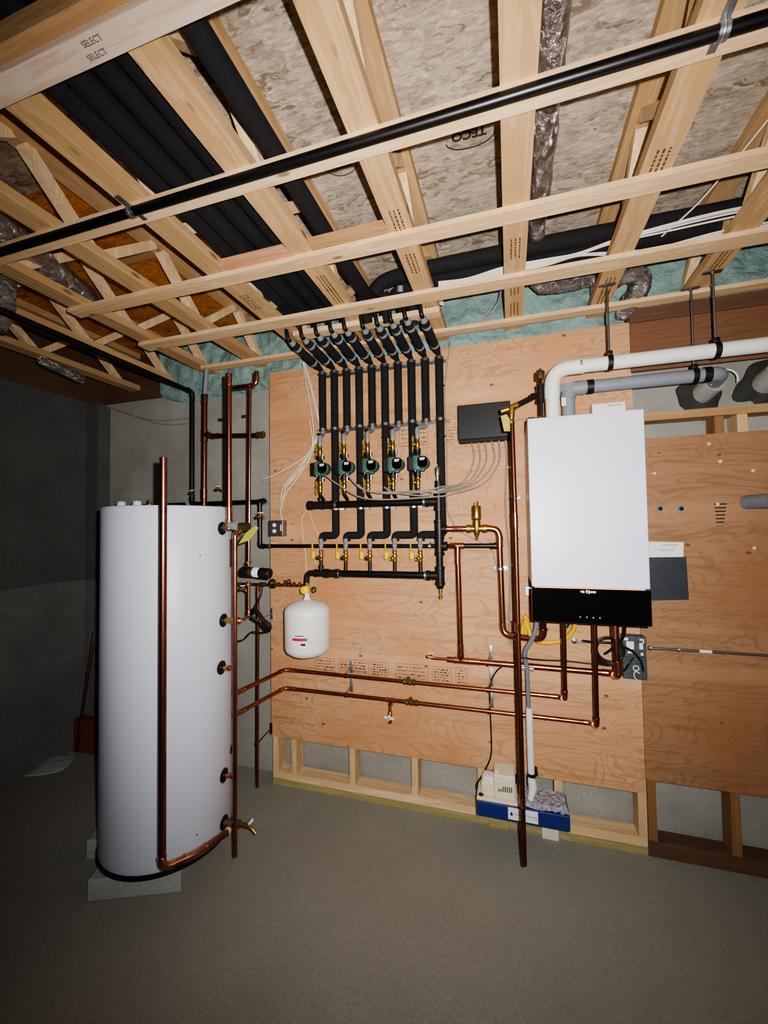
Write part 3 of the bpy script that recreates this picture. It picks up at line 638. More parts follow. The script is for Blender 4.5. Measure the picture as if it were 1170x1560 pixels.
# long black pipe behind the lower valves
zbp = P(560, 832, -.035).z
bp = thing('black_pipe', 'long thin black steel pipe running level behind the lower valves', 'pipe', (-1.0, -.035, zbp))
xa = P(402, 831, -.03).x; xb = P(752, 833, -.03).x
MB().cyl((xa, -.03, zbp), (xb, -.03, zbp), .0125, 16).build('pipe', 'black_pipe', bp)
MB().lathe([(.0125, -.02), (.018, -.02), (.018, -.008), (.016, 0), (.018, .02), (.0125, .02)], (xb, -.03, zbp), X, 16).build('coupling', 'black_iron', bp)
for px in (412, 655): 
    x = P(px, 832, -.03).x; MB().bar((x, -.03, zbp+.018), (x+.03, -.002, zbp+.018), .016, .003).band((x, -.03, zbp), X, .0125, .014, .003).build('pipe_clamp', 'galv', bp)

# black steel run left: along joist, down, behind the tank, and across
e = [P(15, 478, 0)]
xx = -2.14; zz = 2.60
top = V((xx, .06, zz)); zq = P(200, 768, .04).z
bp = run('black_pipe', 'long black steel pipe running along the dark ceiling and dropping behind the tank', 'pipe',
    [PZ(-25, 462, 2.60), V((xx, .05, 2.60)), V((xx, .05, 1.80)), V((P(395, 762, -.02).x, .05, 1.80)), V((P(395, 762, -.02).x+.03, -.02, 1.80)), ], .0165, 'black_pipe', 'black_iron', .03)
xe = P(396, 762, -.03).x
run('black_pipe', 'short black elbowed pipe dropping from the upper black pipe to the long level one', 'pipe', [(xe+.035, -.03, 1.80), (xe, -.03, 1.80), (xe, -.03, zbp), (xa, -.03, zbp)], .0135, 'black_pipe', 'black_iron', .03)
run('black_pipe', 'black pipe stub crossing the top of the tank from the left', 'pipe', [V((-2.6, -.0, 1.795)), V((-2.16, .0, 1.795))], .0165, 'black_pipe', 'black_iron')

# ------------------------------------------------------------------ expansion tank
ex, ey = P(468, 950, -.19).x, -.19
zt0, zb0 = P(468, 913, -.19).z, P(468, 998, -.19).z
t = thing('expansion_tank', 'small white domed expansion tank with red-striped label hanging under a yellow valve', 'tank', (ex, ey, zb0))
Rr = .127; h = zt0-zb0
MB().lathe([(0, 0), (.05, .001), (.09, .008), (.118, .028), (Rr, .05), (Rr, h*.68), (Rr-.003, h*.69), (Rr, h*.70), (Rr, h*.82), (Rr-.008, h*.87), (.1, h*.92), (.06, h*.97), (.02, h), (0, h)], (ex, ey, zb0), Z, 48).build('shell', 'white', t)
MB().lathe([(.02, 0), (.02, .016), (.014, .018), (.014, .04)], (ex, ey, zt0-.005), Z, 16).build('neck', 'white', t)
MB().lathe([(0, 0), (.018, 0), (.024, .006), (.024, .012)], (ex-.015, ey-.02, zb0-.01), Z, 16).build('bottom_cap', 'yellow', t)
def onlabel(rad, cx, cy, a0, a1, z0, z1, off):
    m = MB(); n = 10; vs = []; fs = []
    for k in range(n+1):
        a = a0+(a1-a0)*k/n; vs += [(cx+math.cos(a)*(rad+off), cy+math.sin(a)*(rad+off), z0), (cx+math.cos(a)*(rad+off), cy+math.sin(a)*(rad+off), z1)]
    fs = [(2*k, 2*k+2, 2*k+3, 2*k+1) for k in range(n)]
    return m.add(vs, fs, True)
va = math.atan2(CAM.y-ey, CAM.x-ex)
onlabel(Rr, ex, ey, va-.70, va+.02, zb0+.075, zb0+.155, .0006).build('paper_label', 'paper', t)
lb_ = bpy.data.objects[t.children[-1].name] if False else [o for o in bpy.data.objects if o.parent == t and o.name.startswith('paper_label')][0]
onlabel(Rr, ex, ey, va-.68, va-.0, zb0+.113, zb0+.128, .0012).build('red_stripe', 'red', lb_)
m = onlabel(Rr, ex, ey, va-.55, va-.15, zb0+.138, zb0+.143, .0012); m.build('print_line', 'ink', lb_)
onlabel(Rr, ex, ey, va-.28, va-.08, zb0+.088, zb0+.1, .0012).build('barcode', 'ink', lb_)
vv = thing('ball_valve', 'bright yellow round-knobbed valve on top of the small white expansion tank', 'valve', (ex, ey, zt0+.03))
MB().bbox((ex-.02, ey-.03, zt0+.036), (ex+.02, ey+.012, zt0+.078), .009, 3).lathe([(.012, 0), (.014, -.006), (.02, -.012), (.012, -.016)], (ex, ey-.03, zt0+.057), Y, 16).build('knob', 'yellow', vv)
MB().lathe([(.012, 0), (.013, .02), (.009, .024), (.009, .05), (.013, .052), (.013, .06)], (ex, ey, zt0+.034), Z, 14).cyl((ex, ey, zt0+.06), (ex+.045, ey, zt0+.06), .006, 10).build('valve_body', 'brass', vv)
MB().ring((ex+.05, ey-.01, zt0+.058), Y, .014, .003, 16).build('pull_ring', 'black_iron', vv)
solo(MB().tube([(ev.x, YH, ev.z+.045), (ev.x, YH-.03, ev.z+.02), (ex, ey, zt0+.092)], .0115, 12), 'pipe_nipple', 'black_iron', 'short black nipple above the yellow expansion tank valve', 'pipe')

# ------------------------------------------------------------------ water heater tank
tk = thing('water_tank', 'tall white cylindrical hot water tank on concrete blocks', 'water tank', (TC.x, TC.y, .10))
zT = P(250, 768, -.604-.3).z; zT = 1.738
MB().lathe([(0, .10), (TR-.012, .10), (TR, .125), (TR, zT-.012), (TR-.004, zT-.003), (TR-.012, zT), (0, zT)], (TC.x, TC.y, 0), Z, 96).build('shell', 'tank_white', tk)
MB().band((TC.x, TC.y, .113), Z, TR-.006, .02, .012, 96).build('base_ring', 'black_plastic', tk)
for i, (px, py) in enumerate(((338, 805), (340, 945), (337, 1017), (341, 1181), (341, 1253), (352, 1142))):
    p = PT(px, py); n = V((p.x-TC.x, p.y-TC.y, 0)).normalized()
    if i < 5:
        MB()._lathe([(.012, -.004), (.032, -.004), (.034, .004), (.026, .008), (.012, .004)], p, n, 28).build('port_collar', 'black_plastic', tk)
    else: MB()._lathe([(0, -.004), (.02, -.004), (.021, .002), (0, .001)], p, n, 24).build('port_plug', 'black_matte', tk)
a0 = math.atan2(PT(350, 850).y-TC.y, PT(350, 850).x-TC.x)
onlabel(TR, TC.x, TC.y, a0-.01, a0+.45, PT(349, 865).z, PT(349, 822).z, .001).build('rating_label', 'copper_dark', tk)
for px, py in ((305, 846), (300, 1272)):
    p = PT(px, py); n = V((p.x-TC.x, p.y-TC.y, 0)).normalized(); MB()._lathe([(0, 0), (.004, 0), (.003, .002), (0, .002)], p, n, 10).build('screw', 'steel', tk)
# small things on the tank's top
for i, (px, py) in enumerate(((185, 764), (209, 762))):
    solo(MB().lathe([(.016, 0), (.022, .004), (.024, .03), (.02, .05), (.008, .055), (0, .055)], (P(px, py, -.5).x, -.5, zT), Z, 18), 'white_cap', 'white', ['small white cap on the tank top, left one', 'small white cap on the tank top, right one'][i], 'cap')
solo(MB().lathe([(.012, 0), (.014, .02), (.02, .022), (.02, .035), (.008, .04), (.004, .07)], (P(228, 755, -.45).x, -.45, zT), Z, 14), 'relief_fitting', 'bronze', 'dark fitting on the tank top behind the standing copper pipe', 'fitting')
# blocks
b0, b1 = PZ(132, 1375, 0), PZ(275, 1360, 0)
dv = (b1-b0).normalized(); pv = V((-dv.y, dv.x, 0))
def block(o, L, W, H, label):
    bm = bmesh.new(); pts = [o, o+dv*L, o+dv*L+pv*W, o+pv*W]
    m = MB(); m.prism([V((p.x, p.y, 0)) for p in pts], (0, 0, H)); o_ = m.build('concrete_block', 'conc_block'); tag(o_, label, 'concrete block', 'blocks under the tank')
    md = o_.modifiers.new('bevel', 'BEVEL'); md.width = .006; md.segments = 2
block(b0, (b1-b0).length, .19, .093, 'grey concrete block under the front of the white tank')
p = PZ(135, 1312, 0); block(V((p.x, p.y, 0))+V((-.02, 0, 0)), .2, .39, .093, 'grey concrete block peeking out at the left rear of the white tank')

# ------------------------------------------------------------------ copper round the tank
def portdir(px, py):
    p = PT(px, py); return p, V((p.x-TC.x, p.y-TC.y, 0)).normalized()
# 1 front standing pipe
D, nD = portdir(341, 1253)
d0 = D+nD*.045
f0 = P(246, 1318, -.95); ftop = P(248, 697, -.95)
f1 = P(292, 1304, -.93)
def cor(px, py, Y): return P(px, py, Y)
yF = -.975
A = P(247, 1323, yF)
zf = A.z
B_ = PZ(318, 1287, zf); Cc = PZ(346, 1268, zf)
run('copper_pipe', 'tall open copper pipe standing in front of the white tank', 'pipe',
    [V((A.x, A.y, P(248, 697, yF).z)), A, PZ(300, 1300, zf), Cc], .0145, 'copper', 'copper_bright', .03)
# drain port tee and boiler drain
t = thing('drain_valve', 'brass hose bib with white wing handle at the bottom of the tank', 'valve', D)
MB()._lathe([(.012, 0), (.02, .002), (.02, .03), (.016, .034), (.016, .07), (.019, .072), (.019, .085), (.01, .09), (.01, .115)], D, nD, 18).cyl(D+nD*.05, PZ(347, 1266, zf), .015, 14).build('tee', 'bronze', t)
w0 = D+nD*.1; s1 = P(378, 1258, w0.y)
MB().tube(spline([D+nD*.09, P(370, 1258, w0.y-.0), P(382, 1261, w0.y), P(390, 1270, w0.y)], 6), .008, 12).build('spout', 'brass', t)
c = P(382, 1252, w0.y-.01); MB().bar(c+V((-.012, 0, -.014)), c+V((.012, 0, .014)), .012, .004, up=(0,1,0)).lathe([(0,-.005), (.006, -.005), (.006, .006), (0, .006)], c, Y, 10).build('wing_handle', 'white', t)
# 2 riser from the top port, up
T0, nT = portdir(338, 804); yT = T0.y
mvx = T0+nT*.07
mv = thing('relief_valve', 'bronze valve with grey unions and yellow tag at the top port of the tank', 'valve', T0)
xv = P(349, 800, T0.y-.02)
MB()._lathe([(.012, 0), (.017, .002), (.017, .05)], T0, nT, 16).cyl(xv-Z*.02, xv+Z*.03, .018, 16).build('valve_body', 'bronze', mv)
xr = P(371, 802, xv.y-.03)
MB().cyl(xv, xr, .017, 16).lathe([(.018, -.016), (.022, -.014), (.022, .014), (.018, .016)], xv.lerp(xr, .45), (xr-xv), 16).build('union', 'collar_grey', mv)
MB().cyl(xr-X*.02, xr+X*.03, .019, 16).cyl(xr, P(362, 815, xr.y), .014, 12).build('outlet', 'bronze', mv)
c = P(378, 812, xr.y-.03); q = [P(*k, xr.y-.03) for k in ((363, 829), (380, 823), (394, 804), (389, 801), (374, 812))]
MB().prism(q, (0, .002, 0)).build('tag', 'tagyellow', mv)
run('copper_pipe', 'thick copper pipe rising from the tank top port to the joists', 'pipe', [V((xv.x, xv.y, xv.z+.03)), V((xv.x, xv.y, P(347, 570, xv.y).z))], .0145, 'copper', 'copper_bright',
    coup=[(V((xv.x, xv.y, xv.z+.06)), Z), (V((xv.x, xv.y, P(347, 580, xv.y).z)), Z)])
# 3 discharge pipe down right of the tank
yD = -.66
a = P(358, 812, yD); b = P(358, 1305, yD)
run('copper_pipe', 'long copper discharge pipe dropping open-ended down the right side of the tank', 'pipe', [P(364, 812, xr.y), V((b.x+.005, yD, a.z)), V((b.x, yD, b.z))], .0105, 'copper', 'copper_bright', .022)
# 4 thin copper with the small pump
yC = -.36
cx = P(380, 600, yC).x
zz = [P(380, y, yC).z for y in (588, 935)]
Dm, nM = portdir(340, 945)
run('copper_pipe', 'short level copper pipe elbowed up to the ceiling beside the thick riser', 'pipe',
    [P(391, 566, yC), P(391, 586, yC), P(352, 591, yC)], .0125, 'copper', 'copper_bright', .03)
cpt = run('copper_pipe', 'thin upright copper pipe above the small black pump, left of the plywood', 'pipe', [P(381, 592, yC), P(379, 862, yC)], .0085, 'copper', 'copper_bright', coup=[(P(381, 596, yC), Z), (P(380, 780, yC), Z), (P(380, 793, yC), Z)])
run('copper_pipe', 'short copper pipe from below the small black pump back to the middle tank port', 'pipe', [P(379, 885, yC), P(379, 938, yC), Dm+nM*.10], .0085, 'copper', 'copper_bright', .02)
t = thing('tank_fitting', 'brass nipple at the middle port of the tank beside the black-ringed hole', 'fitting', Dm)
MB()._lathe([(.012, 0), (.014, .002), (.014, .06), (.018, .062), (.018, .085), (.01, .1)], Dm, nM, 16).build('body', 'brass', t)
for (px, py, l) in ((337, 1017, 'short copper stub sticking out of the tank port below the middle one'), (341, 1181, 'short copper stub sticking out of the second lowest tank port')):
    a, n = portdir(px, py); t = thing('pipe_stub', l, 'pipe', a)
    MB()._lathe([(.011, 0), (.013, .002), (.013, .02), (.011, .022), (.011, .03), (.0135, .032), (.0135, .05), (.011, .055)], a, n, 16).build('body', 'copper_bright', t)
# small circulator
pc = P(390, 873, yC-.02)
t = thing('circulator_pump', 'small horizontal black circulator with white label band on the thin copper pipe', 'pump', pc)
L0, L1 = P(369, 870, yC), P(412, 874, yC)
ax = (L1-L0).normalized(); LL = (L1-L0).length
MB()._lathe([(0, 0), (.022, 0), (.028, .006), (.028, LL*.25), (.022, LL*.27)], L0, ax, 24).build('motor_cap', 'black_plastic', t)
MB()._lathe([(.024, 0), (.027, .002), (.027, LL*.15), (.024, LL*.16)], L0+ax*LL*.27, ax, 24).build('volute', 'bronze', t)
MB()._lathe([(.026, 0), (.027, .001), (.027, LL*.2), (.026, LL*.21)], L0+ax*LL*.42, ax, 24).build('label_band', 'paper', t)
MB()._lathe([(.026, 0), (.029, .004), (.029, LL*.34), (.024, LL*.37), (0, LL*.37)], L0+ax*LL*.63, ax, 24).build('housing', 'black_plastic', t)
for py in (857, 890): MB().lathe([(.010, -.008), (.015, -.006), (.015, .006), (.010, .008)], P(379, py, yC), Z, 8).build('union_nut', 'brass', t)
# 5 copper behind: left pipe and cross branch
yA = -.12
run('copper_pipe', 'copper riser behind the tank with a level branch to the right', 'pipe', [P(312, 603, yA), P(311, 770, yA)], .0165, 'copper_dark', 'copper', coup=[(P(312, 608, yA), Z), (P(311, 752, yA), Z)], tees=[(P(312, 663, yA), Z, X)])
run('copper_pipe', 'level copper branch behind the thick riser ending in a brass fitting', 'pipe', [P(318, 664, yA), P(396, 663, yA)], .014, 'copper_dark', 'copper', coup=[(P(328, 664, yA), X)])
t = thing('end_fitting', 'brass end fitting on the level copper branch beside the plywood', 'fitting', P(396, 663, yA))
MB().lathe([(.012, -.03), (.02, -.028), (.02, -.01), (.016, -.008), (.016, .006), (.021, .008), (.021, .02), (.0, .02)], P(398, 662, yA), X, 8).build('body', 'bronze', t)
solo(MB().cyl(P(315, 560, yA), P(312, 603, yA), .014, 14), 'pvc_sleeve', 'pvc_grey', 'pale grey sleeve on top of the copper riser behind the tank', 'pipe')
# fill valve line across to the expansion tank valve
yL = -.16
fl = thing('fill_line', 'string of small brass and copper fittings running level to the expansion tank valve', 'pipe', P(345, 888, yL))
a, b = P(356, 889, yL), P(462, 892, yL)
MB().cyl(a, b, .0075, 12).build('pipe', 'copper', fl)
MB().ring(P(416, 889, yL), V((.3, 1, .1)), .022, .008, 16).lathe([(.0, -.02), (.012, -.018), (.012, .02), (0, .022)], P(400, 890, yL), X, 12).build('regulator', 'bronze', fl)
for px in (366, 378, 425, 434, 441, 448, 457): MB().lathe([(.008, -.006), (.0125, -.005), (.0125, .005), (.008, .006)], P(px, 890, yL), X, 10).build('fitting', 'brass', fl)
MB().ring(P(440, 886, yL-.01), Y, .012, .0028, 14).bar(P(433, 884, yL-.01), P(447, 892, yL-.01), .004, .004).build('handwheel', 'black_iron', fl)
# second thin copper: to floor
y2 = -.12
t = run('copper_pipe', 'thin open copper pipe hanging down to the floor between tank and plywood', 'pipe', [P(393, 893, y2), P(392, 1199, y2)], .0095, 'copper', 'copper_bright', coup=[(P(393, 905, y2), Z)])
for (z_, x1, y1) in ((1133, 413, 1110), (945, 414, 935)):
    p = P(392, z_, y2); q = P(x1, y1, -.005)
    MB().cyl(p, q, .0035, 8).band(p, Z, .0095, .014, .003, 14).bbox((q.x-.008, -.006, q.z-.035), (q.x+.008, -.0005, q.z+.035), .002).build('bell_hanger', 'galv' if z_ == 945 else 'copper', t)
# little hose bibs / spigots left
def bib(label, c, s=1., name='hose_bib', wing='white', down=True):
    c = V(c); t = thing(name, label, 'valve', c)
    MB().lathe([(.006, 0), (.009, .004), (.009, .022), (.006, .026), (.006, .04)], c-X*.03*s, X, 12).tube(spline([c+X*.005, c+X*.016, c+X*.024-Z*.012], 5), .006*s, 10).cyl(c, c+Z*.018*s, .004, 8).build('spigot', 'brass', t)
    MB().bar(c+Z*.02*s-X*.016*s, c+Z*.023*s+X*.016*s, .010, .004).lathe([(0, 0), (.005, 0), (.005, .006), (0, .006)], c+Z*.018, Z, 8).build('wing_handle', wing, t)
    return t
bib('small brass spigot with white wing handle above the bronze relief valve', P(397, 787, yC+.05))
bib('small brass spigot with white handle behind the thick copper riser above the tank', P(333, 746, -.1))
bib('tiny brass spigot with white handle beside the black pipe behind the tank', P(292, 752, 0))
bib('small brass valve with white handle right of the discharge pipe, below the small pump', P(370, 898, -.3))
# transformer cord coil
t = thing('power_cord', 'looped black power cord bundled with its plug below the small pump', 'cord', P(400, 945, -.3))
yK = -.32
for k in range(4): MB().tube(spline([P(381+k*1.2, 932+k*1.5, yK-.004*k), P(388+k, 927+k, yK-.01), P(398, 940-k, yK-.012), P(412-k, 952+k, yK-.01), P(409, 962-k, yK), P(398+k, 952, yK+.01), P(383, 938+k, yK)], 6), .0055, 8).build('loop', 'black_plastic', t)
MB().tube(spline([P(399, 888, yK), P(398, 905, yK), P(389, 925, yK)], 8), .004, 8).tube(spline([P(408, 962, yK), P(395, 964, yK), P(383, 963, yK), P(372, 974, yK-.01), P(360, 977, yK-.05)], 8), .004, 8).build('cord', 'black_plastic', t)

# ------------------------------------------------------------------ copper on the plywood
YC = -.05; r1 = .0135
# pair of boiler-to-tank lines
zp1, zp2 = P(437, 1022, YC).z, P(437, 1048, YC).z
zp1 = .75; zp2 = .638
e1 = P(363, 1064, -.41); e1.z = zp1; e2 = P(363, 1098, -.41); e2.z = zp2
c1 = V((P(434, 1023, YC).x, YC, zp1)); c2 = V((P(434, 1049, YC).x, YC, zp2))
bx1 = P(857, 1055, YC).x; bx2 = P(903, 1095, YC).x
zBB = 1.203
L1_ = run('copper_pipe', 'upper of the two long copper lines running low across the plywood', 'pipe', [V((-1.47, -.47, zp1)), V((P(365, 1063, -.41).x, -.42, zp1)), c1, V((bx1, YC, zp1)), V((bx1, -.15, zp1+.03)), V((bx1, -.18, zBB+.01))], .0115, 'copper', 'copper_bright', .03, coup=[(V((c1.x+.05, YC, zp1)), X)])
L2_ = run('copper_pipe', 'lower of the two long copper lines running low across the plywood', 'pipe', [V((-1.47, -.47, zp2)), V((P(365, 1098, -.41).x, -.42, zp2)), c2, V((bx2, YC, zp2)), V((bx2, -.15, zp2+.03)), V((bx2, -.18, zBB+.01))], .0115, 'copper', 'copper_bright', .03, coup=[(V((c2.x+.05, YC, zp2)), X)],
    tees=[(V((P(595, 1062, YC).x, YC, zp2)), X, -Z)])
# clamps for the pair and for the main
def bell(px, z, up, name, label):
    x = P(px, 1030, YC).x; t = thing(name, label, 'bracket', (x, -.02, z))
    MB().band((x, YC, z), X, .0115, .012, .003, 16).build('ring', 'copper_dark', t)
    MB().bbox((x+.006, -.006, z+.0), (x+.026, -.0005, z+up), .002).cyl((x, YC, z+.01), (x+.018, -.006, z+.05), .0035, 8).build('standoff', 'galv', t)
bell(527, zp1, .075, 'pipe_hanger', 'silver standoff hanger on the upper long copper line, under the mill stamps')
bell(527, zp2, .085, 'pipe_hanger', 'silver standoff hanger on the lower long copper line, directly below another')
bell(743, zp1, .10, 'pipe_hanger', 'silver strap hanger on the upper long copper line where the black cord passes')
bell(743, zp2, .09, 'pipe_hanger', 'silver strap hanger on the lower long copper line where the black cord passes')
bell(743, .887, .085, 'pipe_hanger', 'silver strap hanger above the copper main below the zigzag cable clip')
for i, (px, z) in enumerate(((624, zp1), (627, zp2))):
    x = P(px, 1040, YC).x; t = thing('ball_valve', ['bronze isolation valve on the upper long copper line', 'bronze isolation valve on the lower long copper line'][i], 'valve', (x, YC, z))
    MB().lathe([(.0115, -.035), (.0165, -.033), (.0165, -.02), (.013, -.016), (.017, -.006), (.017, .006), (.013, .016), (.0165, .02), (.0165, .033), (.0115, .035)], (x, YC, z), X, 14).cyl((x-.002, YC, z), (x-.002, YC-.02, z+.015), .007, 10).build('valve_body', 'bronze', t)
    MB().prism([(x-.03, YC-.022, z+.008), (x+.02, YC-.022, z+.004), (x+.005, YC-.022, z+.038), (x-.005, YC-.022, z+.038)], (0, .004, 0)).build('lever', 'bronze', t)
x = P(594, 1064, YC).x; t = thing('hose_bib', 'brass drain spigot with white winged handle hanging from the lower copper line', 'valve', (x, YC, zp2-.1))
MB().cyl((x, YC, zp2-.02), (x, YC, zp2-.07), .009, 12).lathe([(.01, 0), (.013, -.004), (.013, -.022), (.008, -.026), (.008, -.05), (.011, -.052), (.011, -.064)], (x, YC, zp2-.065), Z, 12).cyl((x, YC, zp2-.09), (x, YC-.02, zp2-.09), .006, 10).build('spigot', 'brass', t)
MB().bar((x-.028, YC-.024, zp2-.088), (x+.028, YC-.024, zp2-.092), .006, .012).bar((x-.005, YC-.024, zp2-.105), (x+.003, YC-.024, zp2-.075), .006, .01).lathe([(0, 0), (.009, 0), (.009, .006), (0, .006)], (x-.001, YC-.03, zp2-.09), Y, 14).build('wing_handle', 'white', t)
MB().lathe([(0, 0), (.0045, 0), (.0045, .003), (0, .003)], (x-.001, YC-.033, zp2-.09), Y, 10).build('handle_cap', 'blue', t)
# main return
zm = .893
xm = P(702, 1000, YC).x
m1 = V((P(690, 1000, YC).x-.03, YC, zm)); xend = P(938, 1019, -.12).x
run('copper_pipe', 'thick copper main running level below the boiler and turning up into it', 'pipe', [m1, V((xend, YC-.01, zm)), V((xend, -.16, zm+.02)), V((xend-.008, -.17, 1.21))], .0155, 'copper', 'copper_bright', .03, tees=[(V((xm, YC, zm)), X, Z)], coup=[(V((xm+.07, YC, zm)), X), (V((xend-.008, -.17, 1.12)), Z), (V((xend, -.165, .955)), Z)])
zc = z_c
run('copper_pipe', 'upright copper pipe between the black riser and the copper main', 'pipe', [V((xm, YC, zm+.02)), V((P(697, 832, YC).x, YC, zc+.0))], .0155, 'copper', 'copper_bright', tees=[(V((P(697, 832, YC).x, YC, zc)), X, -Z)], coup=[(V((xm, YC, zm+.055)), Z), (V((P(697, 840, YC).x, YC, zc-.07)), Z)])
xq = P(697, 832, YC).x
run('copper_pipe', 'stubby copper link from the black riser to the upright copper pipe', 'pipe', [V((rx+.04, YH, zc)), V((xq-.01, YC, zc))], .0145, 'copper_bright', 'copper_bright')
solo(MB().cyl((xq+.035, -.05, zc), (P(757, 833, -.05).x, -.05, zc), .0135, 16).lathe([(.0135, 0), (.018, .002), (.018, .02), (.0135, .022)], (P(752, 833, -.05).x, -.05, zc), X, 16), 'black_pipe', 'black_pipe', 'short level black pipe from the copper tee to behind the copper downpipe', 'pipe')
t = bib('green-handled drain spigot with white knob at the left end of the copper main', (P(657, 997, YC).x, YC, zm+.005)); MB().cyl((P(657, 997, YC).x, YC, zm), (m1.x+.01, YC, zm), .008, 10).build('nipple', 'copper', t)
# supply with air separator
zs = z_b; xd = P(762, 880, YC).x; xs_ = P(727, 805, YC).x
x5 = P(829, 955, -.18).x; zlo = P(800, 970, YC-.02).z
run('copper_pipe', 'thick copper supply pipe looping from the air separator down and up into the boiler', 'pipe', [V((rx+.04, YH, zs)), V((xd, YC-.01, zs)), V((xd+.008, YC-.01, zlo)), V((x5, -.11, zlo)), V((x5, -.15, 1.21))], .0155, 'copper', 'copper_bright', .045, coup=[(V((rx+.10, YH+.005, zs)), X), (V((xd+.002, YC-.01, zs-.07)), Z)])
t = thing('air_separator', 'upright brass air separator with pointed bottom on the copper supply line', 'air separator', (xs_, YC-.02, zs-.05))
MB().lathe([(0, -.062), (.006, -.058), (.008, -.045), (.013, -.03), (.019, -.015), (.021, .0), (.021, .035), (.019, .045), (.024, .05), (.025, .06), (.025, .118), (.022, .122), (.0, .122)], (xs_, -.075, zs), Z, 24).lathe([(.016, -.055), (.023, -.053), (.023, -.03), (.017, -.028), (.017, .028), (.023, .03), (.023, .053), (.016, .055)], (xs_, -.075, zs), X, 18).build('body', 'brass', t)
MB().cyl((xs_-.01, -.075, zs+.12), (xs_-.01, -.075, zs+.14), .003, 8).cyl((xs_+.008, -.075, zs+.12), (xs_+.008, -.075, zs+.145), .004, 8).build('vent_pin', 'brass', t)
for px, l in ((758, 'left'),): 
    x = P(px, 868, YC).x; solo(MB().bbox((xd-.035, -.004, P(760, 871, 0).z), (xd+.04, -.0005, P(760, 862, 0).z), .001).band((xd+.003, YC-.01, P(760, 866, YC).z), Z, .0155, .012, .003), 'pipe_hanger', 'galv', 'silver strap behind the copper supply downpipe', 'bracket')

# ------------------------------------------------------------------ boiler
bo = thing('wall_boiler', 'white wall-hung boiler with glossy black control panel', 'boiler', (.314, -.22, zBB))
xl, xr_ = .0865, .5415; zt2 = 2.095; zsplit = 1.349
MB().bbox((xl, -.398, zsplit+.004), (xr_, -.03, zt2), .004).build('casing', 'boiler_white', bo)
MB().bbox((xl+.012, -.385, zBB+.006), (xr_-.012, -.03, zsplit+.01), .004).build('lower_chassis', 'black_matte', bo)
cpn = MB().bbox((xl-.001, -.405, zBB), (xr_+.001, -.386, zsplit), .003).build('control_panel', 'black_gloss', bo)
def emis():
    t = NT('lightguide'); t.base(srgb((255, 170, 120))); t.b.inputs['Emission Color'].default_value = srgb((255, 150, 90)); t.b.inputs['Emission Strength'].default_value = .6; MATS['lightguide'] = t.m
emis()
MB().box((xl+.01, -.4055, zsplit+.0005), (xr_-.02, -.392, zsplit+.0035)).build('light_strip', 'lightguide', bo)
text('lettering', 'VIE   MANN', (P(896, 902, -.4065).x, -.4062, P(896, 902, -.4065).z), .0115, 'white_text', cpn, bold=.0004)
lx_ = P(896, 902, -.4065); text('emblem', 'S', (lx_.x-.005, -.4062, lx_.z+.001), .0165, 'white_text', cpn, bold=.0006); text('emblem', 'S', (lx_.x+.0035, -.4062, lx_.z-.001), .0165, 'white_text', cpn, bold=.0006)
for px, py in ((884, 940), (894, 940.5), (904, 941), (914, 941.5)):
    p = P(px, py, -.4062); MB().cyl((p.x, -.4052, p.z), (p.x, -.4066, p.z), .0022, 10).build('touch_key', 'white_text', cpn)
p = P(953, 953, -.25); MB().lathe([(.009, 0), (.016, -.002), (.016, -.010), (.011, -.016), (.006, -.018)], (p.x, -.25, zBB+.006), Z, 16).build('cable_gland', 'white', bo)
MB().bbox((.07, -.03, 1.25), (.56, -.0005, 1.30), .002).bbox((.09, -.03, 2.0), (.54, -.0005, 2.05), .002).build('wall_bracket', 'galv', bo)
# manual box behind the boiler's top
pb0 = P(900, 629, -.06); pb1 = P(949, 615, -.06)
t = thing('carton', 'flat white box with red stripe lying on top of the boiler behind it', 'box', (pb0.x, -.06, zt2+.0))
cb_ = MB().bbox((pb0.x, -.10, zt2+.0005), (pb1.x, -.03, pb1.z), .002).build('box', 'paper', t)
MB().box((pb0.x+.002, -.1008, zt2+.016), (pb1.x-.002, -.0995, zt2+.027)).build('stripe', 'red', cb_)
text('lettering', 'VIESSMANN', (pb1.x-.045, -.1008, pb1.z-.014), .012, 'ink', cb_)
# relief assembly on the boiler's top left
yR = -.30
p = P(824, 628, yR); rl = thing('relief_assembly', 'black iron tee with grey air vent standing on the left of the boiler top', 'fitting', (p.x, yR, zt2))
zt = P(824, 600, yR).z; px_ = P(824, 600, yR).x
MB().lathe([(.008, 0), (.017, .002), (.017, .026), (.012, .03)], (px_, yR, zt2+.001), Z, 6).build('brass_nut', 'brass', rl)
MB().cyl((px_, yR, zt2+.02), (px_, yR, zt+.08), .0085, 12).lathe([(.013, -.042), (.0185, -.04), (.0185, -.028), (.0165, -.026), (.0165, .028), (.0185, .03), (.0185, .042), (.01, .045)], (px_, yR, zt), Z, 16).build('tee', 'black_iron', rl)
MB().lathe([(.006, 0), (.020, .004), (.0205, .036), (.016, .042), (.006, .044), (.006, .054), (.002, .056)], (px_, yR, P(824, 579, yR).z), Z, 18).build('air_vent', 'bronze', rl)
vx = P(776, 632, -.36); 
MB().tube([(px_, yR, zt), P(816, 603, yR-.01), P(786, 618, -.35)], .013, 14).band(P(812, 604, yR-.01), V((1, .3, .3)), .0105, .012, .005).build('branch_pipe', 'black_iron', rl)
MB().bbox((P(804, 632, -.2).x, -.22, zt2+.0005), (P(815, 632, -.2).x, -.16, zt2+.05), .003).build('terminal_block', 'black_plastic', rl)
rv = thing('relief_valve', 'brass pressure relief valve with yellow tag at the end of the black branch pipe', 'valve', vx)
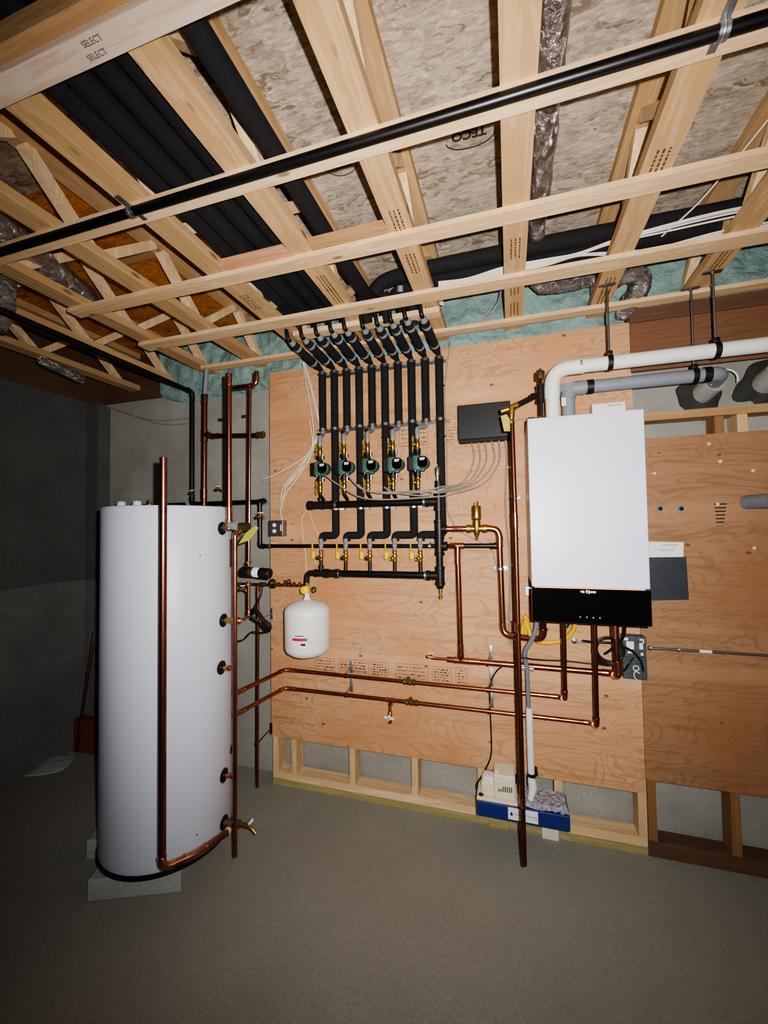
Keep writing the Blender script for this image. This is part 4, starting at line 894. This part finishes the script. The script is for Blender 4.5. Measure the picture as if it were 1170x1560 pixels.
MB().tube([P(789, 617, -.355), P(779, 621, -.36), P(779, 640, -.362)], [.015, .018, .013], 16).cyl(P(763, 627, -.362), P(779, 622, -.36), .012, 14).lathe([(.012, 0), (.015, .003), (.015, .014), (.012, .016)], P(779, 641, -.362), -Z, 14).build('valve_body', 'brass', rv)
MB().prism([P(*k, -.375) for k in ((763, 634), (772, 631), (777, 640), (777, 657), (768, 657))], (0, .0015, 0)).build('tag', 'tagyellow', rv)
a = P(780, 643, -.362); b = P(799, 1318, -.40)
run('copper_pipe', 'long open copper discharge pipe hanging in front of the condensate pump', 'pipe', [a, V((a.x+.003, -.38, a.z-.45)), V((b.x, -.40, b.z))], .0105, 'copper_dark', 'copper_bright', .02, coup=[(P(788, 956, -.39), Z), (P(796, 1222, -.395), Z)])
zcl = P(783, 756, -.05).z; xc_ = P(784, 756, -.02).x
solo(MB().bbox((xc_-.035, -.004, zcl-.014), (xc_+.03, -.0005, zcl+.014), .002).cyl((xc_-.002, -.003, zcl), (P(784, 756, -.37).x, -.37, P(784, 756, -.37).z), .003, 8).band(P(784, 756, -.371), Z, .0108, .012, .003), 'pipe_hanger', 'galv', 'white plated standoff holding the long discharge pipe beside the boiler', 'bracket')

# vent pipes
yW = -.25; rW = .031
zW = P(900, 558, yW).z; zW = 2.355
v = thing('vent_pipe', 'thick white plastic vent pipe rising from the boiler and running right under the joists', 'pipe', (.2, yW, zt2))
xw = P(842, 620, yW).x+.0
path, _ = fillet([(xw, yW, zt2+.001), (xw, yW, zW), (XR, yW, zW)], .09, 10)
MB().tube(path, rW, 28).build('pipe', 'pvc_white', v)
_, arcs = fillet([(xw, yW, zt2), (xw, yW, zW), (XR, yW, zW)], .085, 10)
MB().tube([arcs[0][0]-Z*.05]+arcs[0]+[arcs[0][-1]+X*.055], rW+.003, 28).build('elbow', 'pvc_white', v)
pm_ = MB(); [pm_.box((arcs[0][-1].x+.034, yW-rW-.0042, zW+.012-k*.006), (arcs[0][-1].x+.044, yW-rW-.002, zW+.0155-k*.006)) for k in range(4)]; pm_.build('print', 'ink', v)
yG = -.10; rG = .031; zG = 2.30
g = thing('vent_pipe', 'thick grey plastic intake pipe behind the white one, turning into the wall', 'pipe', (.3, yG, zt2))
xg = P(866, 620, yG).x; xh = P(1100, 560, yG).x
path, arcs = fillet([(xg, yG, zt2+.001), (xg, yG, zG), (xh, yG, zG), (xh+.03, .10, zG-.005)], .045, 8)
MB().tube(path, rG, 28).build('pipe', 'pvc_grey', g)
MB().tube([arcs[0][0]-Z*.005]+arcs[0]+[arcs[0][-1]+X*.03], rG+.004, 28).build('elbow', 'pvc_grey', g)
zcol = P(866, 592, yG).z; m = MB().band((xg, yG, zcol), Z, rG+.002, .04, .005, 28)
for k in range(20):
    a = 2*math.pi*k/20; m.bar((xg+math.cos(a)*(rG+.007), yG+math.sin(a)*(rG+.007), zcol-.018), (xg+math.cos(a)*(rG+.007), yG+math.sin(a)*(rG+.007), zcol+.018), .004, .004)
m.build('ribbed_collar', 'pvc_grey', g)
for x in (xg+.10, xh-.06): MB().band((x, yG, zG), X, rG+.001, .03, .003, 24).build('rubber_coupling', 'black_plastic', g)
p = P(858, 612, yG-rG); MB().box((p.x-.008, yG-rG-.0012, p.z-.02), (p.x+.012, yG-rG+.006, p.z+.02)).build('sticker', 'paper', g)
solo(MB().ring((xh+.04, -.02, zG-.01), V((.2, 1, 0)), .05, .004, 24, math.pi*.9, math.pi*2.1), 'sealing_ring', 'white', 'thin white ring hanging where the grey pipe enters the wall', 'ring')
# hangers
for i, (tx, ty, bx_, by_, yy, zc_, rr, l) in enumerate(((921, 447, 928, 533, yW, zW, rW, 'threaded rod hanger on the white vent pipe nearest the elbow'), (1074, 427, 1090, 515, yW, zW, rW, 'threaded rod hanger on the white vent pipe further right'),
       (1052, 462, 1060, 520, yG, zG, rG, 'threaded rod hanger holding the grey pipe behind'))):
    x = P(bx_, by_, yy).x if i < 2 else P(1058, 575, yG).x
    t = thing('rod_hanger', l, 'hanger', (x, yy, zc_), 'threaded rod hangers')
    ztp = 2.70 if i == 1 else 2.72 if i == 0 else 2.715
    MB().cyl((x, yy, zc_+rr+.015), (x, yy, ztp), .0048, 8).build('rod', 'steel', t)
    MB().bbox((x-.035, yy-.012, ztp-.005), (x+.035, yy+.012, ztp-.0005), .001).lathe([(0, 0), (.008, 0), (.008, -.008), (0, -.008)], (x, yy, ztp-.004), Z, 6).build('ceiling_plate', 'steel', t)
    MB().band((x, yy, zc_), X, rr+.001, .022, .003, 28).bbox((x-.012, yy-.014, zc_+rr), (x+.012, yy+.014, zc_+rr+.022), .003).build('clamp', 'black_plastic', t)
# mortared sleeves in the wall
for px, py, l, rr in ((1070, 600, 'round pipe stub patched with dark mortar in the concrete, left one', .05), (1165, 585, 'round pipe stub patched with dark mortar in the concrete, right one', .055)):
    p = P(px, py, YB-.02); from mathutils import noise
    t = thing('wall_sleeve', l, 'sleeve', (p.x, YB, p.z-.05))
    m = MB()._lathe([(rr+.0, 0), (rr+.05, -.002), (rr+.03, .02), (rr-.01, .03), (rr-.012, .0)], V((p.x, YB-.001, p.z)), -Y, 40)
    for j, q in enumerate(m.v): 
        d = V((q.x-p.x, 0, q.z-p.z)); m.v[j] = q+d*.5*noise.noise(q*14)
    m.build('mortar', 'mortar', t)
    MB().cyl((p.x, YB, p.z), (p.x+.02, YB-.10, p.z+.03), rr*1.0, 28).build('pipe_stub', 'conc_back', t)

# ------------------------------------------------------------------ control box and its wires
a = P(697, 616, -.06); b = P(778, 668, -.06); c0 = P(777, 613, -.06)
cb = thing('control_box', 'black zone control box on the plywood left of the boiler', 'control box', (a.x, 0, b.z))
x0, x1, z0, z1 = P(697, 640, -.06).x, P(778, 640, -.06).x, P(737, 670, -.06).z, P(737, 614, -.06).z
MB().bbox((x0, -.062, z0+.01), (x1, -.0005, z1), .005).build('cover', 'black_plastic', cb)
MB().bbox((x0+.002, -.05, z0-.006), (x1-.002, -.0006, z0+.012), .003).build('base', 'black_matte', cb)
wires = [(717, [(722, 700), (705, 735), (670, 742), (655, 748), (640, 752)]), (728, [(731, 705), (712, 735), (672, 745), (648, 755), (600, 750), (585, 742)]), (738.5, [(740, 705), (715, 738), (672, 747), (600, 752), (560, 748), (545, 738)]),
         (749, [(752, 705), (722, 738), (672, 750), (640, 748), (560, 748), (527, 722)]), (760, [(760, 705), (735, 738), (690, 752), (660, 757), (560, 760), (515, 738), (496, 724)])]
for i, (px, pts) in enumerate(wires):
    s = P(px, 671, -.03); cable(f'grey cable from the control box to the pumps, {ordn[i]} from the left under the box', [s+Z*.01]+[P(x, y, -.035 if x > 690 else -.16) for x, y in pts], .0042, 'grey_wire', 'pump_cable', 'cable', 'grey pump cables')
    MB().cyl(s+Z*.014, s-Z*.008, .0062, 10).build('cord_grip', 'galv', cb)
cable('grey cable hanging from the right end of the control box down beside the discharge pipe', [P(770, 668, -.03), P(772, 700, -.02), P(770, 760, -.02), P(772, 800, -.02), P(777, 850, -.02), P(777, 900, -.02), P(776, 950, -.02), P(778, 975, -.02), P(786, 995, -.02)], .0052, 'grey_wire', 'control_cable')
cable('thin brown cable from the black riser down behind the copper supply line', [P(681, 776, -.03), P(688, 792, -.02), P(702, 810, -.02), P(735, 828, -.01), P(752, 845, -.01), P(768, 930, -.01), P(778, 950, -.02)], .003, 'grey_wire', 'thermostat_wire')
# staples / zigzag
for px, py in ((776, 712), (779, 861), (779, 948)):
    p = P(px, py, -.01); solo(MB().bbox((p.x-.010, -.022, p.z-.006), (p.x+.008, -.0005, p.z+.006), .002), 'cable_clip', 'white' if py != 948 else 'black_plastic', {712: 'white clip holding the hanging grey cable near the control box', 861: 'white clip holding the hanging grey cable halfway down', 948: 'small dark clip where the hanging cable forks'}[py], 'clip')
# low-voltage wires left of the manifold
for i, pts in enumerate([[(462, 552), (473, 590), (482, 630), (487, 655), (478, 680), (468, 705), (440, 735), (430, 760)], [(463, 552), (475, 590), (484, 632), (486, 660), (470, 700), (455, 725), (438, 748), (428, 775), (431, 800)],
        [(464, 552), (477, 600), (486, 650), (470, 690), (440, 712), (415, 725), (400, 730)], [(461, 552), (476, 640), (476, 680), (455, 712), (432, 742), (427, 765)], [(471, 640), (476, 675), (466, 700), (446, 730), (434, 742)]]):
    cable(['white wire from the ceiling curling left of the manifold, longest one', 'white wire from the ceiling dangling down past the outlet box', 'white wire from the ceiling swinging out over the concrete', 'white wire from the ceiling with its end fanned out', 'short white wire end curling beside the leftmost pump'][i], [P(x, y, -.02-.01*i) for x, y in pts], .003, 'white_wire', 'low_voltage_wire', 'wire', 'white low-voltage wires')
cable('thin pale wire falling from the upper header past the lower header, left strand', [P(470, 775, -.02), P(460, 790, -.02), P(462, 820, -.02), P(466, 850, -.02), P(466, 878, -.02)], .0018, 'white_wire', 'thermostat_wire')
cable('thin pale wire falling from the upper header past the lower header, right strand', [P(471, 775, -.02), P(478, 800, -.02), P(487, 825, -.02), P(480, 860, -.02)], .0018, 'white_wire', 'thermostat_wire')
cable('thin grey wire running down the right side of the rightmost manifold pipe', [P(686, 520, -.02), P(681, 560, -.02), P(678, 600, -.02), P(681, 700, -.02), P(681, 775, -.02)], .0022, 'grey_wire', 'thermostat_wire')
# outlet box
a = P(409, 793, -.05); b = P(431, 817, -.05)
t = thing('outlet_box', 'small grey metal outlet box with two round sockets at the plywood left edge', 'outlet', (a.x, 0, b.z))
MB().bbox((a.x, -.05, b.z), (b.x, -.0005, a.z), .004).build('box', 'steel', t)
for py in (800, 809): q = P(418, py, -.05); MB().cyl((q.x, -.0495, q.z), (q.x, -.053, q.z), .0125, 16).build('socket', 'white', t)
q = P(428, 804, -.05); MB().bbox((q.x-.003, -.053, q.z-.02), (q.x+.004, -.0495, q.z+.02), .001).build('label_strip', 'white', t)

# ------------------------------------------------------------------ below the boiler
cable('thick yellow gas hose looping behind the boiler pipes', [P(812, 990-10, -.10), P(804, 955, -.09), P(800, 945, -.07), P(802, 968, -.06), P(815, 976, -.06), P(835, 979, -.06), P(858, 975, -.06), P(872, 962, -.07), P(876, 948, -.09), V((P(876, 940, -.1).x, -.12, 1.24))], .0105, 'yellow_hose', 'gas_hose', 'hose')
cable('bunched yellow strap of the gas hose beside the discharge pipe', [P(798, 950, -.05), P(796, 965, -.05), P(801, 940, -.06), P(806, 965, -.05), P(799, 975, -.05)], .012, 'yellow_hose', 'gas_hose', 'hose')
fg = thing('flexible_conduit', 'grey flexible conduit leaving the boiler and becoming a straight conduit down the wall', 'conduit', P(803, 1015, -.1))
MB().tube(spline([V((P(820, 945, -.14).x, -.14, 1.23)), P(817, 955, -.13), P(810, 975, -.12), P(801, 990, -.11), P(800, 1003, -.10), P(803, 1018, -.09)], 8), .0115, 16).build('flex', 'grey_conduit', fg)
MB().cyl(P(803, 1015, -.09), P(806, 1096, -.09), .0105, 16).build('straight', 'grey_conduit', fg)
q = P(804, 1019, -.085); MB().bbox((q.x-.035, -.09, q.z-.008), (q.x+.03, -.0005, q.z+.008), .002).build('bracket', 'galv', fg)
dp = thing('drain_pipe', 'white plastic drain pipe dropping from the grey conduit into the condensate box', 'pipe', P(810, 1215, -.09))
za = P(806, 1078, -.09); zb_ = P(810, 1200, -.09)
MB().cyl(za, zb_, .0165, 20).build('pipe', 'pvc_white', dp)
MB().tube([P(810, 1188, -.09), P(812, 1200, -.10), P(808, 1218, -.12), P(807, 1225, -.125)], [.02, .021, .013, .011], 18).build('reducer', 'pvc_white', dp)
q = P(810, 1180, -.09); MB().band(q, Z, .0165, .016, .004).bbox((q.x+.016, -.09, q.z-.005), (q.x+.03, -.02, q.z+.007), .002).build('clamp', 'black_plastic', dp)
# junction boxes
j0, j1 = P(948, 968, -.05), P(985, 1003, -.05)
t = thing('junction_box', 'weathered grey steel junction box with white stickers right under the boiler corner', 'junction box', (j0.x, 0, j1.z))
bx_ = MB().bbox((j0.x, -.055, j1.z), (j1.x, -.0005, j0.z), .005).build('box', 'box_dark', t)
for (u, v_, w, h_) in ((.15, .25, .32, .35), (.7, .3, .15, .28), (.72, .1, .1, .08), (.2, .7, .2, .1), (.75, .75, .1, .12), (.05, .08, .18, .12), (.85, .1, .05, .2)):
    xx0 = j0.x+(j1.x-j0.x)*u; zz0 = j0.z-(j0.z-j1.z)*v_; MB().box((xx0, -.0565, zz0), (xx0+(j1.x-j0.x)*w, -.0545, zz0-(j0.z-j1.z)*h_)).build('sticker', 'paper', bx_)
k0, k1 = P(949, 1005, -.05), P(987, 1037, -.05)
t = thing('junction_box', 'lower weathered grey steel box with a white scribble under the other junction box', 'junction box', (k0.x, 0, k1.z))
MB().bbox((k0.x, -.05, k1.z), (k1.x, -.0005, j1.z-.001), .005).build('box', 'box_dark', t)
cc = P(969, 1018, -.051); MB().ring(cc, Y, .012, .002, 16).tube(spline([P(*k, -.0515) for k in ((975, 1026), (968, 1023), (966, 1030), (972, 1038))], 6), .002, 6).build('scribble', 'white', t)
cd = P(987, 987, -.02); ce = P(1175, 998, -.02)
cdt = thing('conduit', 'thin grey steel conduit running level right from the junction box', 'conduit', cd)
MB().cyl((cd.x, -.02, cd.z), (XR, -.02, cd.z-.0), .0065, 12).build('pipe', 'steel', cdt)
for px in (988, 1031): q = P(px, 988, -.02); MB().lathe([(.007, 0), (.011, .002), (.011, .012), (.007, .014)], (q.x, -.02, cd.z), X, 8).build('connector', 'galv', cdt)
q0, q1 = P(1065, 992, -.02), P(1084, 993, -.02); MB().cyl((q0.x, -.02, cd.z), (q1.x, -.02, cd.z), .0075, 12).build('tape', 'paper', cdt)
# black cord coil under the boiler
t = thing('power_cord', 'black boiler power cord coiled round the copper pipe below the boiler', 'cord', P(925, 1010, -.1))
for k in range(3):
    c = P(926+k*2, 992-k, -.13+.008*k); MB().ring(c, V((.1*k-.1, 1, .08*k)), .066-.004*k, .005, 30).build('coil', 'black_plastic', t)
g0 = V((P(953, 955, -.25).x, -.25, zBB-.008))
MB().tube(spline([g0, P(951, 968, -.22), P(942, 980, -.18), P(928, 992, -.15), P(922, 996, -.14)], 8), .0052, 8).tube(spline([P(888, 976, -.14), P(905, 978, -.13), P(935, 980, -.13), P(960, 990, -.09), P(975, 1005, -.07), P(980, 1022, -.06)], 8), .0052, 8).tube(spline([P(942, 1012, -.12), P(950, 1022, -.1), P(958, 1012, -.07), P(965, 1002, -.07)], 6), .0045, 8).build('cord', 'black_plastic', t)
cable('thin dark wire running level just above the copper main', [P(796, 1002, -.12), P(820, 1005, -.10), P(862, 1007, -.08), P(900, 1011, -.08), P(925, 1013, -.10)], .0038, 'black_plastic', 'sensor_wire')
cable('short black wire loop hanging under the boiler', [V((P(858, 945, -.2).x, -.2, 1.22)), P(860, 953, -.2), P(863, 957, -.2), P(868, 949, -.2), V((P(870, 943, -.2).x, -.2, 1.22))], .003, 'black_plastic', 'sensor_wire')
q = P(875, 976, -.03); t = thing('ground_clamp', 'round steel disc on a rod left of the coiled cord', 'clamp', q)
MB()._lathe([(0, 0), (.014, 0), (.014, .005), (.006, .008), (0, .008)], q, -Y, 18).cyl(q-Y*.006, P(893, 979, -.05), .0035, 8).build('body', 'steel', t)
cable('black pump power cord hanging down the plywood to the condensate pump', [P(771, 1012, -.03), P(757, 1022, -.02), P(747, 1042, -.02), P(746, 1070, -.02), P(748, 1110, -.015), P(748, 1150, -.015), P(738, 1175, -.02), P(727, 1195, -.04), P(729, 1206, -.09)], .004, 'black_plastic', 'power_cord', 'cord')
cable('clear tubing beside the discharge pipe down to the condensate pump', [P(789, 1000, -.03), P(791, 1080, -.03), P(790, 1150, -.03), P(789, 1200, -.07), P(790, 1216, -.09)], .0045, 'grey_wire', 'drain_tube', 'tube')

# condensate pump
yp = -.16; 
p0, p1 = P(726, 1218, yp), P(869, 1243, yp); zt_ = .205; zb_2 = .118
pt = P(726, 1219, yp); pb = P(726, 1242, yp)
zt_, zb_2 = pt.z, pb.z
xx0, xx1 = P(726, 1230, yp).x, P(869, 1255, yp).x
cp = thing('condensate_pump', 'long blue-bodied condensate pump with beige motor cover on the wall plate', 'pump', ((xx0+xx1)/2, -.08, zb_2))
MB().bbox((xx0, yp, zb_2), (xx1, .012, zt_), .006).build('blue_tank', 'blue', cp)
xm_ = P(795, 1215, yp).x
MB().bbox((xx0+.001, yp+.001, zt_), (xm_, .01, zt_+.016), .005).bbox((P(752, 1200, -.12).x, -.135, zt_+.012), (P(785, 1200, -.12).x, -.02, zt_+.128), .008).bbox((P(733, 1200, -.12).x, -.125, zt_+.012), (P(754, 1200, -.12).x, -.04, zt_+.075), .006).build('motor_cover', 'offwhite', cp)
m = MB()
for k in range(7):
    q = P(760+k*3.2, 1202+k*.4, -.1355); h_ = .014 if k in (0, 1) else .026
    m.box((q.x-.0025, -.1368, q.z-.012), (q.x+.0025, -.1345, q.z-.012+h_))
m.build('vent_slot', 'black_matte', cp)
MB().lathe([(0, 0), (.013, 0), (.013, .004), (0, .004)], (xx0+.022, yp+.025, zt_+.0145), Z, 18).build('inlet_cap', 'black_plastic', cp)
MB().bbox((P(736, 1192, -.12).x, -.12, zt_+.07), (P(752, 1192, -.12).x, -.06, zt_+.10), .004).cyl((P(757, 1187, -.12).x, -.11, zt_+.125), (P(757, 1187, -.12).x, -.11, zt_+.135), .008, 12).build('lid_knob', 'white', cp)
s0, s1 = P(774, 1236, yp), P(820, 1259, yp)
MB().box((s0.x, yp-.0014, zb_2+.012), (s1.x, yp-.0002, zt_-.006)).build('paper_label', 'paper', cp)
text('lettering', 'DiversiTech', ((s0.x+s1.x)/2+.004, yp-.002, (zt_+zb_2)/2+.003), .018, 'blue_text', cp)
lc = V((s0.x+.016, yp-.002, (zt_+zb_2)/2+.002)); MB().prism([lc+V((0, 0, .013)), lc+V((.007, 0, 0)), lc+V((.005, 0, -.008)), lc+V((-.005, 0, -.008)), lc+V((-.007, 0, 0))], (0, -.0006, 0)).build('drop_emblem', 'blue', cp)
lc = V((s1.x-.012, yp-.002, (zt_+zb_2)/2)); MB().ring(lc, Y, .006, .0012, 12).build('round_emblem', 'green_pump', cp)
# neutraliser granules tray: clear box top with grey granules
from mathutils import noise
m = MB(); nx, ny = 26, 14; xa_, xb_ = xm_+.004, xx1-.004; vs = []; fs = []
for j in range(ny+1):
    for i in range(nx+1):
        x = xa_+(xb_-xa_)*i/nx; y = yp+.006+(.15)*j/ny
        vs.append((x, y, zt_+.004+.02*(1 if 0 < i < nx and 0 < j < ny else 0)+.010*noise.noise((x*60, y*60, 0))))
for j in range(ny):
    for i in range(nx): a = j*(nx+1)+i; fs.append((a, a+1, a+nx+2, a+nx+1))
m.add(vs, fs, False); o = m.build('granule_bed', 'flux_grey', cp); o['kind'] = 'stuff'
solo(MB().bbox((P(826, 1270, -.02).x, -.005, 0), (P(852, 1275, -.02).x, .012, zb_2-.001), .003), 'support_block', 'offwhite', 'small pale block under the right end of the blue condensate pump', 'block')
solo(MB().bbox((P(745, 1250, -.01).x, .002, 0.0), (P(775, 1250, -.01).x, .012, zb_2-.001), .003), 'support_block', 'treated', 'short treated wood support under the left end of the blue condensate pump', 'block')

# ------------------------------------------------------------------ right sheet details
f0, f1 = P(990, 848, -.006), P(1048, 915, -.006)
t = thing('document_pouch', 'dark document pouch with white papers pinned to the plywood right of the boiler', 'pouch', (f0.x, 0, f1.z))
MB().prism([P(*k, -.004) for k in ((975, 849), (1044, 848), (1048, 913), (1000, 914), (975, 915))], (0, -.012, 0)).build('pouch', 'folder', t)
MB().prism([P(*k, -.008) for k in ((975, 825), (1030, 826), (1041, 826), (1041, 850), (975, 851))], (0, -.002, 0)).build('paper', 'paper', t)
q = P(1021, 830.5, -.0105); text('lettering', 'VIESSMANN', (q.x, -.0106, q.z), .0125, 'red', t)
q = P(1005, 838, -.0105); MB().tube(spline([q+V((.012*k, 0, .004*((-1)**k))) for k in range(6)], 4), .0012, 6).build('handwriting', 'ink', t)
for i, (px, py) in enumerate(((1006, 775), (1038, 775))):
    p = P(px, py, 0); t = thing('wall_hole', ['dark round drilled hole in the right plywood, nearer the boiler', 'dark round drilled hole in the right plywood, further from the boiler'][i], 'hole', p)
    MB()._lathe([(0, -.002), (.0105, -.002), (.0105, .0036), (0, .0036)], p, -Y, 20).build('hole', 'black_matte', t)
    MB()._lathe([(.011, -.001), (.019, -.001), (.017, .003), (.011, .002)], p, -Y, 20).build('rim', 'collar_grey', t)
t = thing('saw_cut_vent', 'short stack of dark horizontal cuts in the right plywood', 'vent', P(1097, 785, 0))
for k in range(6):
    p = P(1097, 768+k*5.5, 0); MB().box((p.x-.024+.002*k, -.0012, p.z-.003), (p.x+.026-.002*k, .001, p.z+.003)).build('slot', 'black_matte', t)
pp = P(1150, 765, -.06); qq = P(1138, 765, .0)
t = thing('pipe_stub', 'grey pipe stub with dark open end poking out of the right plywood', 'pipe', qq)
MB().cyl((qq.x, .01, qq.z), (qq.x+.05, -.10, qq.z+.0), .033, 24).build('pipe', 'grey_conduit', t)
MB().cyl((qq.x+.0505, -.1005, qq.z), (qq.x+.052, -.104, qq.z), .027, 24).build('opening', 'black_matte', t)
for i, (px, py) in enumerate(((1080, 676), (1097, 703), (1147, 717), (997, 721), (1093, 768), (1149, 835))):
    p = P(px, py, 0); solo(MB()._lathe([(0, 0), (.008, 0), (.007, .003), (0, .004)], p, -Y, 12), 'wood_plug', 'pine_web', ['pale round plug near the top edge of the right plywood', 'pale round plug just below another near the top of the right plywood', 'pale round plug at the right frame edge of the right plywood', 'small pale plug in the right plywood close to the boiler', 'bright pale chip at the top of the saw cuts', 'small pale plug low at the right edge'][i], 'plug')
# ------------------------------------------------------------------ left corner
q = PZ(124, 1147, 0)
bx = thing('cardboard_box', 'small brown cardboard box on the floor behind the tank', 'box', q)
q0, q1 = PZ(105, 1143, 0), PZ(146, 1148, 0)
MB().bbox((q0.x, q0.y, 0), (q0.x+.26, q0.y+.14, .235), .004).build('carton', 'cardboard', bx)
run('copper_pipe', 'loose copper pipe leaning by the cardboard box behind the tank', 'pipe', [V((q0.x+.10, q0.y-.02, .02)), P(147, 940, q0.y+.10)], .011, 'copper_dark', 'copper')
q = PZ(76, 1168, .0); pl = [PZ(*k, .004) for k in ((38, 1182), (50, 1165), (75, 1150), (108, 1146), (112, 1156), (95, 1172), (65, 1180))]
m = MB(); c = sum(pl, V())/len(pl); c.z = .05
m.add([c]+[V(p) for p in pl], [(0, i+1, (i+1)%len(pl)+1) for i in range(len(pl))], True); m.tube(spline(pl+[pl[0]], 5), .005, 6)
solo(m, 'plastic_wrap', 'clear_plastic', 'crumpled clear plastic wrap lying on the dark floor left of the tank', 'plastic')
cable('thin wire drooping along the dark corner walls, lower one', [P(35, 700, .05), P(60, 735, .1), P(110, 762, .11), P(150, 769, .11)], .0025, 'grey_wire', 'wall_wire')
cable('thin wire swagged along the dark corner walls, upper one', [P(60, 640, .1), P(110, 618, .1), P(160, 620, .11), P(230, 640, .11), P(300, 636, .11)], .003, 'grey_wire', 'wall_wire')
cable('thin wire swagged below another between corner and black pipe', [P(180, 625, .1), P(240, 645, .11), P(280, 646, .11), P(300, 640, .11)], .003, 'grey_wire', 'wall_wire')
for i, (px, py) in enumerate(((336, 640), (372, 635))):
    p = P(px, py, YB); solo(MB().bbox((p.x-.02, YB-.008, p.z-.012), (p.x+.02, YB-.0005, p.z+.012), .003), 'wire_bracket', 'steel', ['small metal bracket on the concrete left of the thick copper riser', 'small metal bracket on the concrete right of the thick copper riser'][i], 'bracket')

# ------------------------------------------------------------------ light, world, camera
w = bpy.data.worlds.new('world'); bpy.context.scene.world = w; w.use_nodes = True
w.node_tree.nodes['Background'].inputs[0].default_value = (.75, .85, 1, 1); w.node_tree.nodes['Background'].inputs[1].default_value = .085
sp = bpy.data.lights.new('phone_flash', 'SPOT'); sp.energy = 295; sp.spot_size = math.radians(134); sp.spot_blend = 1.0; sp.shadow_soft_size = .012; sp.color = (1, .97, .93)
so = bpy.data.objects.new('phone_flash', sp); col.objects.link(so); so.location = V((.085, -2.33, 1.675))
tgt = P(650, 730, 0); so.rotation_euler = (tgt-so.location).to_track_quat('-Z', 'Y').to_euler()
cam = bpy.data.cameras.new('camera'); co = bpy.data.objects.new('camera', cam); col.objects.link(co)
cam.sensor_fit = 'HORIZONTAL'; cam.sensor_width = 36; cam.lens = FPX/1170*36; cam.clip_start = .02
r, fw, up = RM @ X, RM @ Y, RM @ Z
mt = Matrix(((r.x, up.x, -fw.x, CAM.x), (r.y, up.y, -fw.y, CAM.y), (r.z, up.z, -fw.z, CAM.z), (0, 0, 0, 1)))
co.matrix_world = mt
sc = bpy.context.scene; sc.camera = co
sc.view_settings.view_transform = 'AgX'; sc.view_settings.look = 'AgX - Medium High Contrast'; sc.view_settings.exposure = 0.03
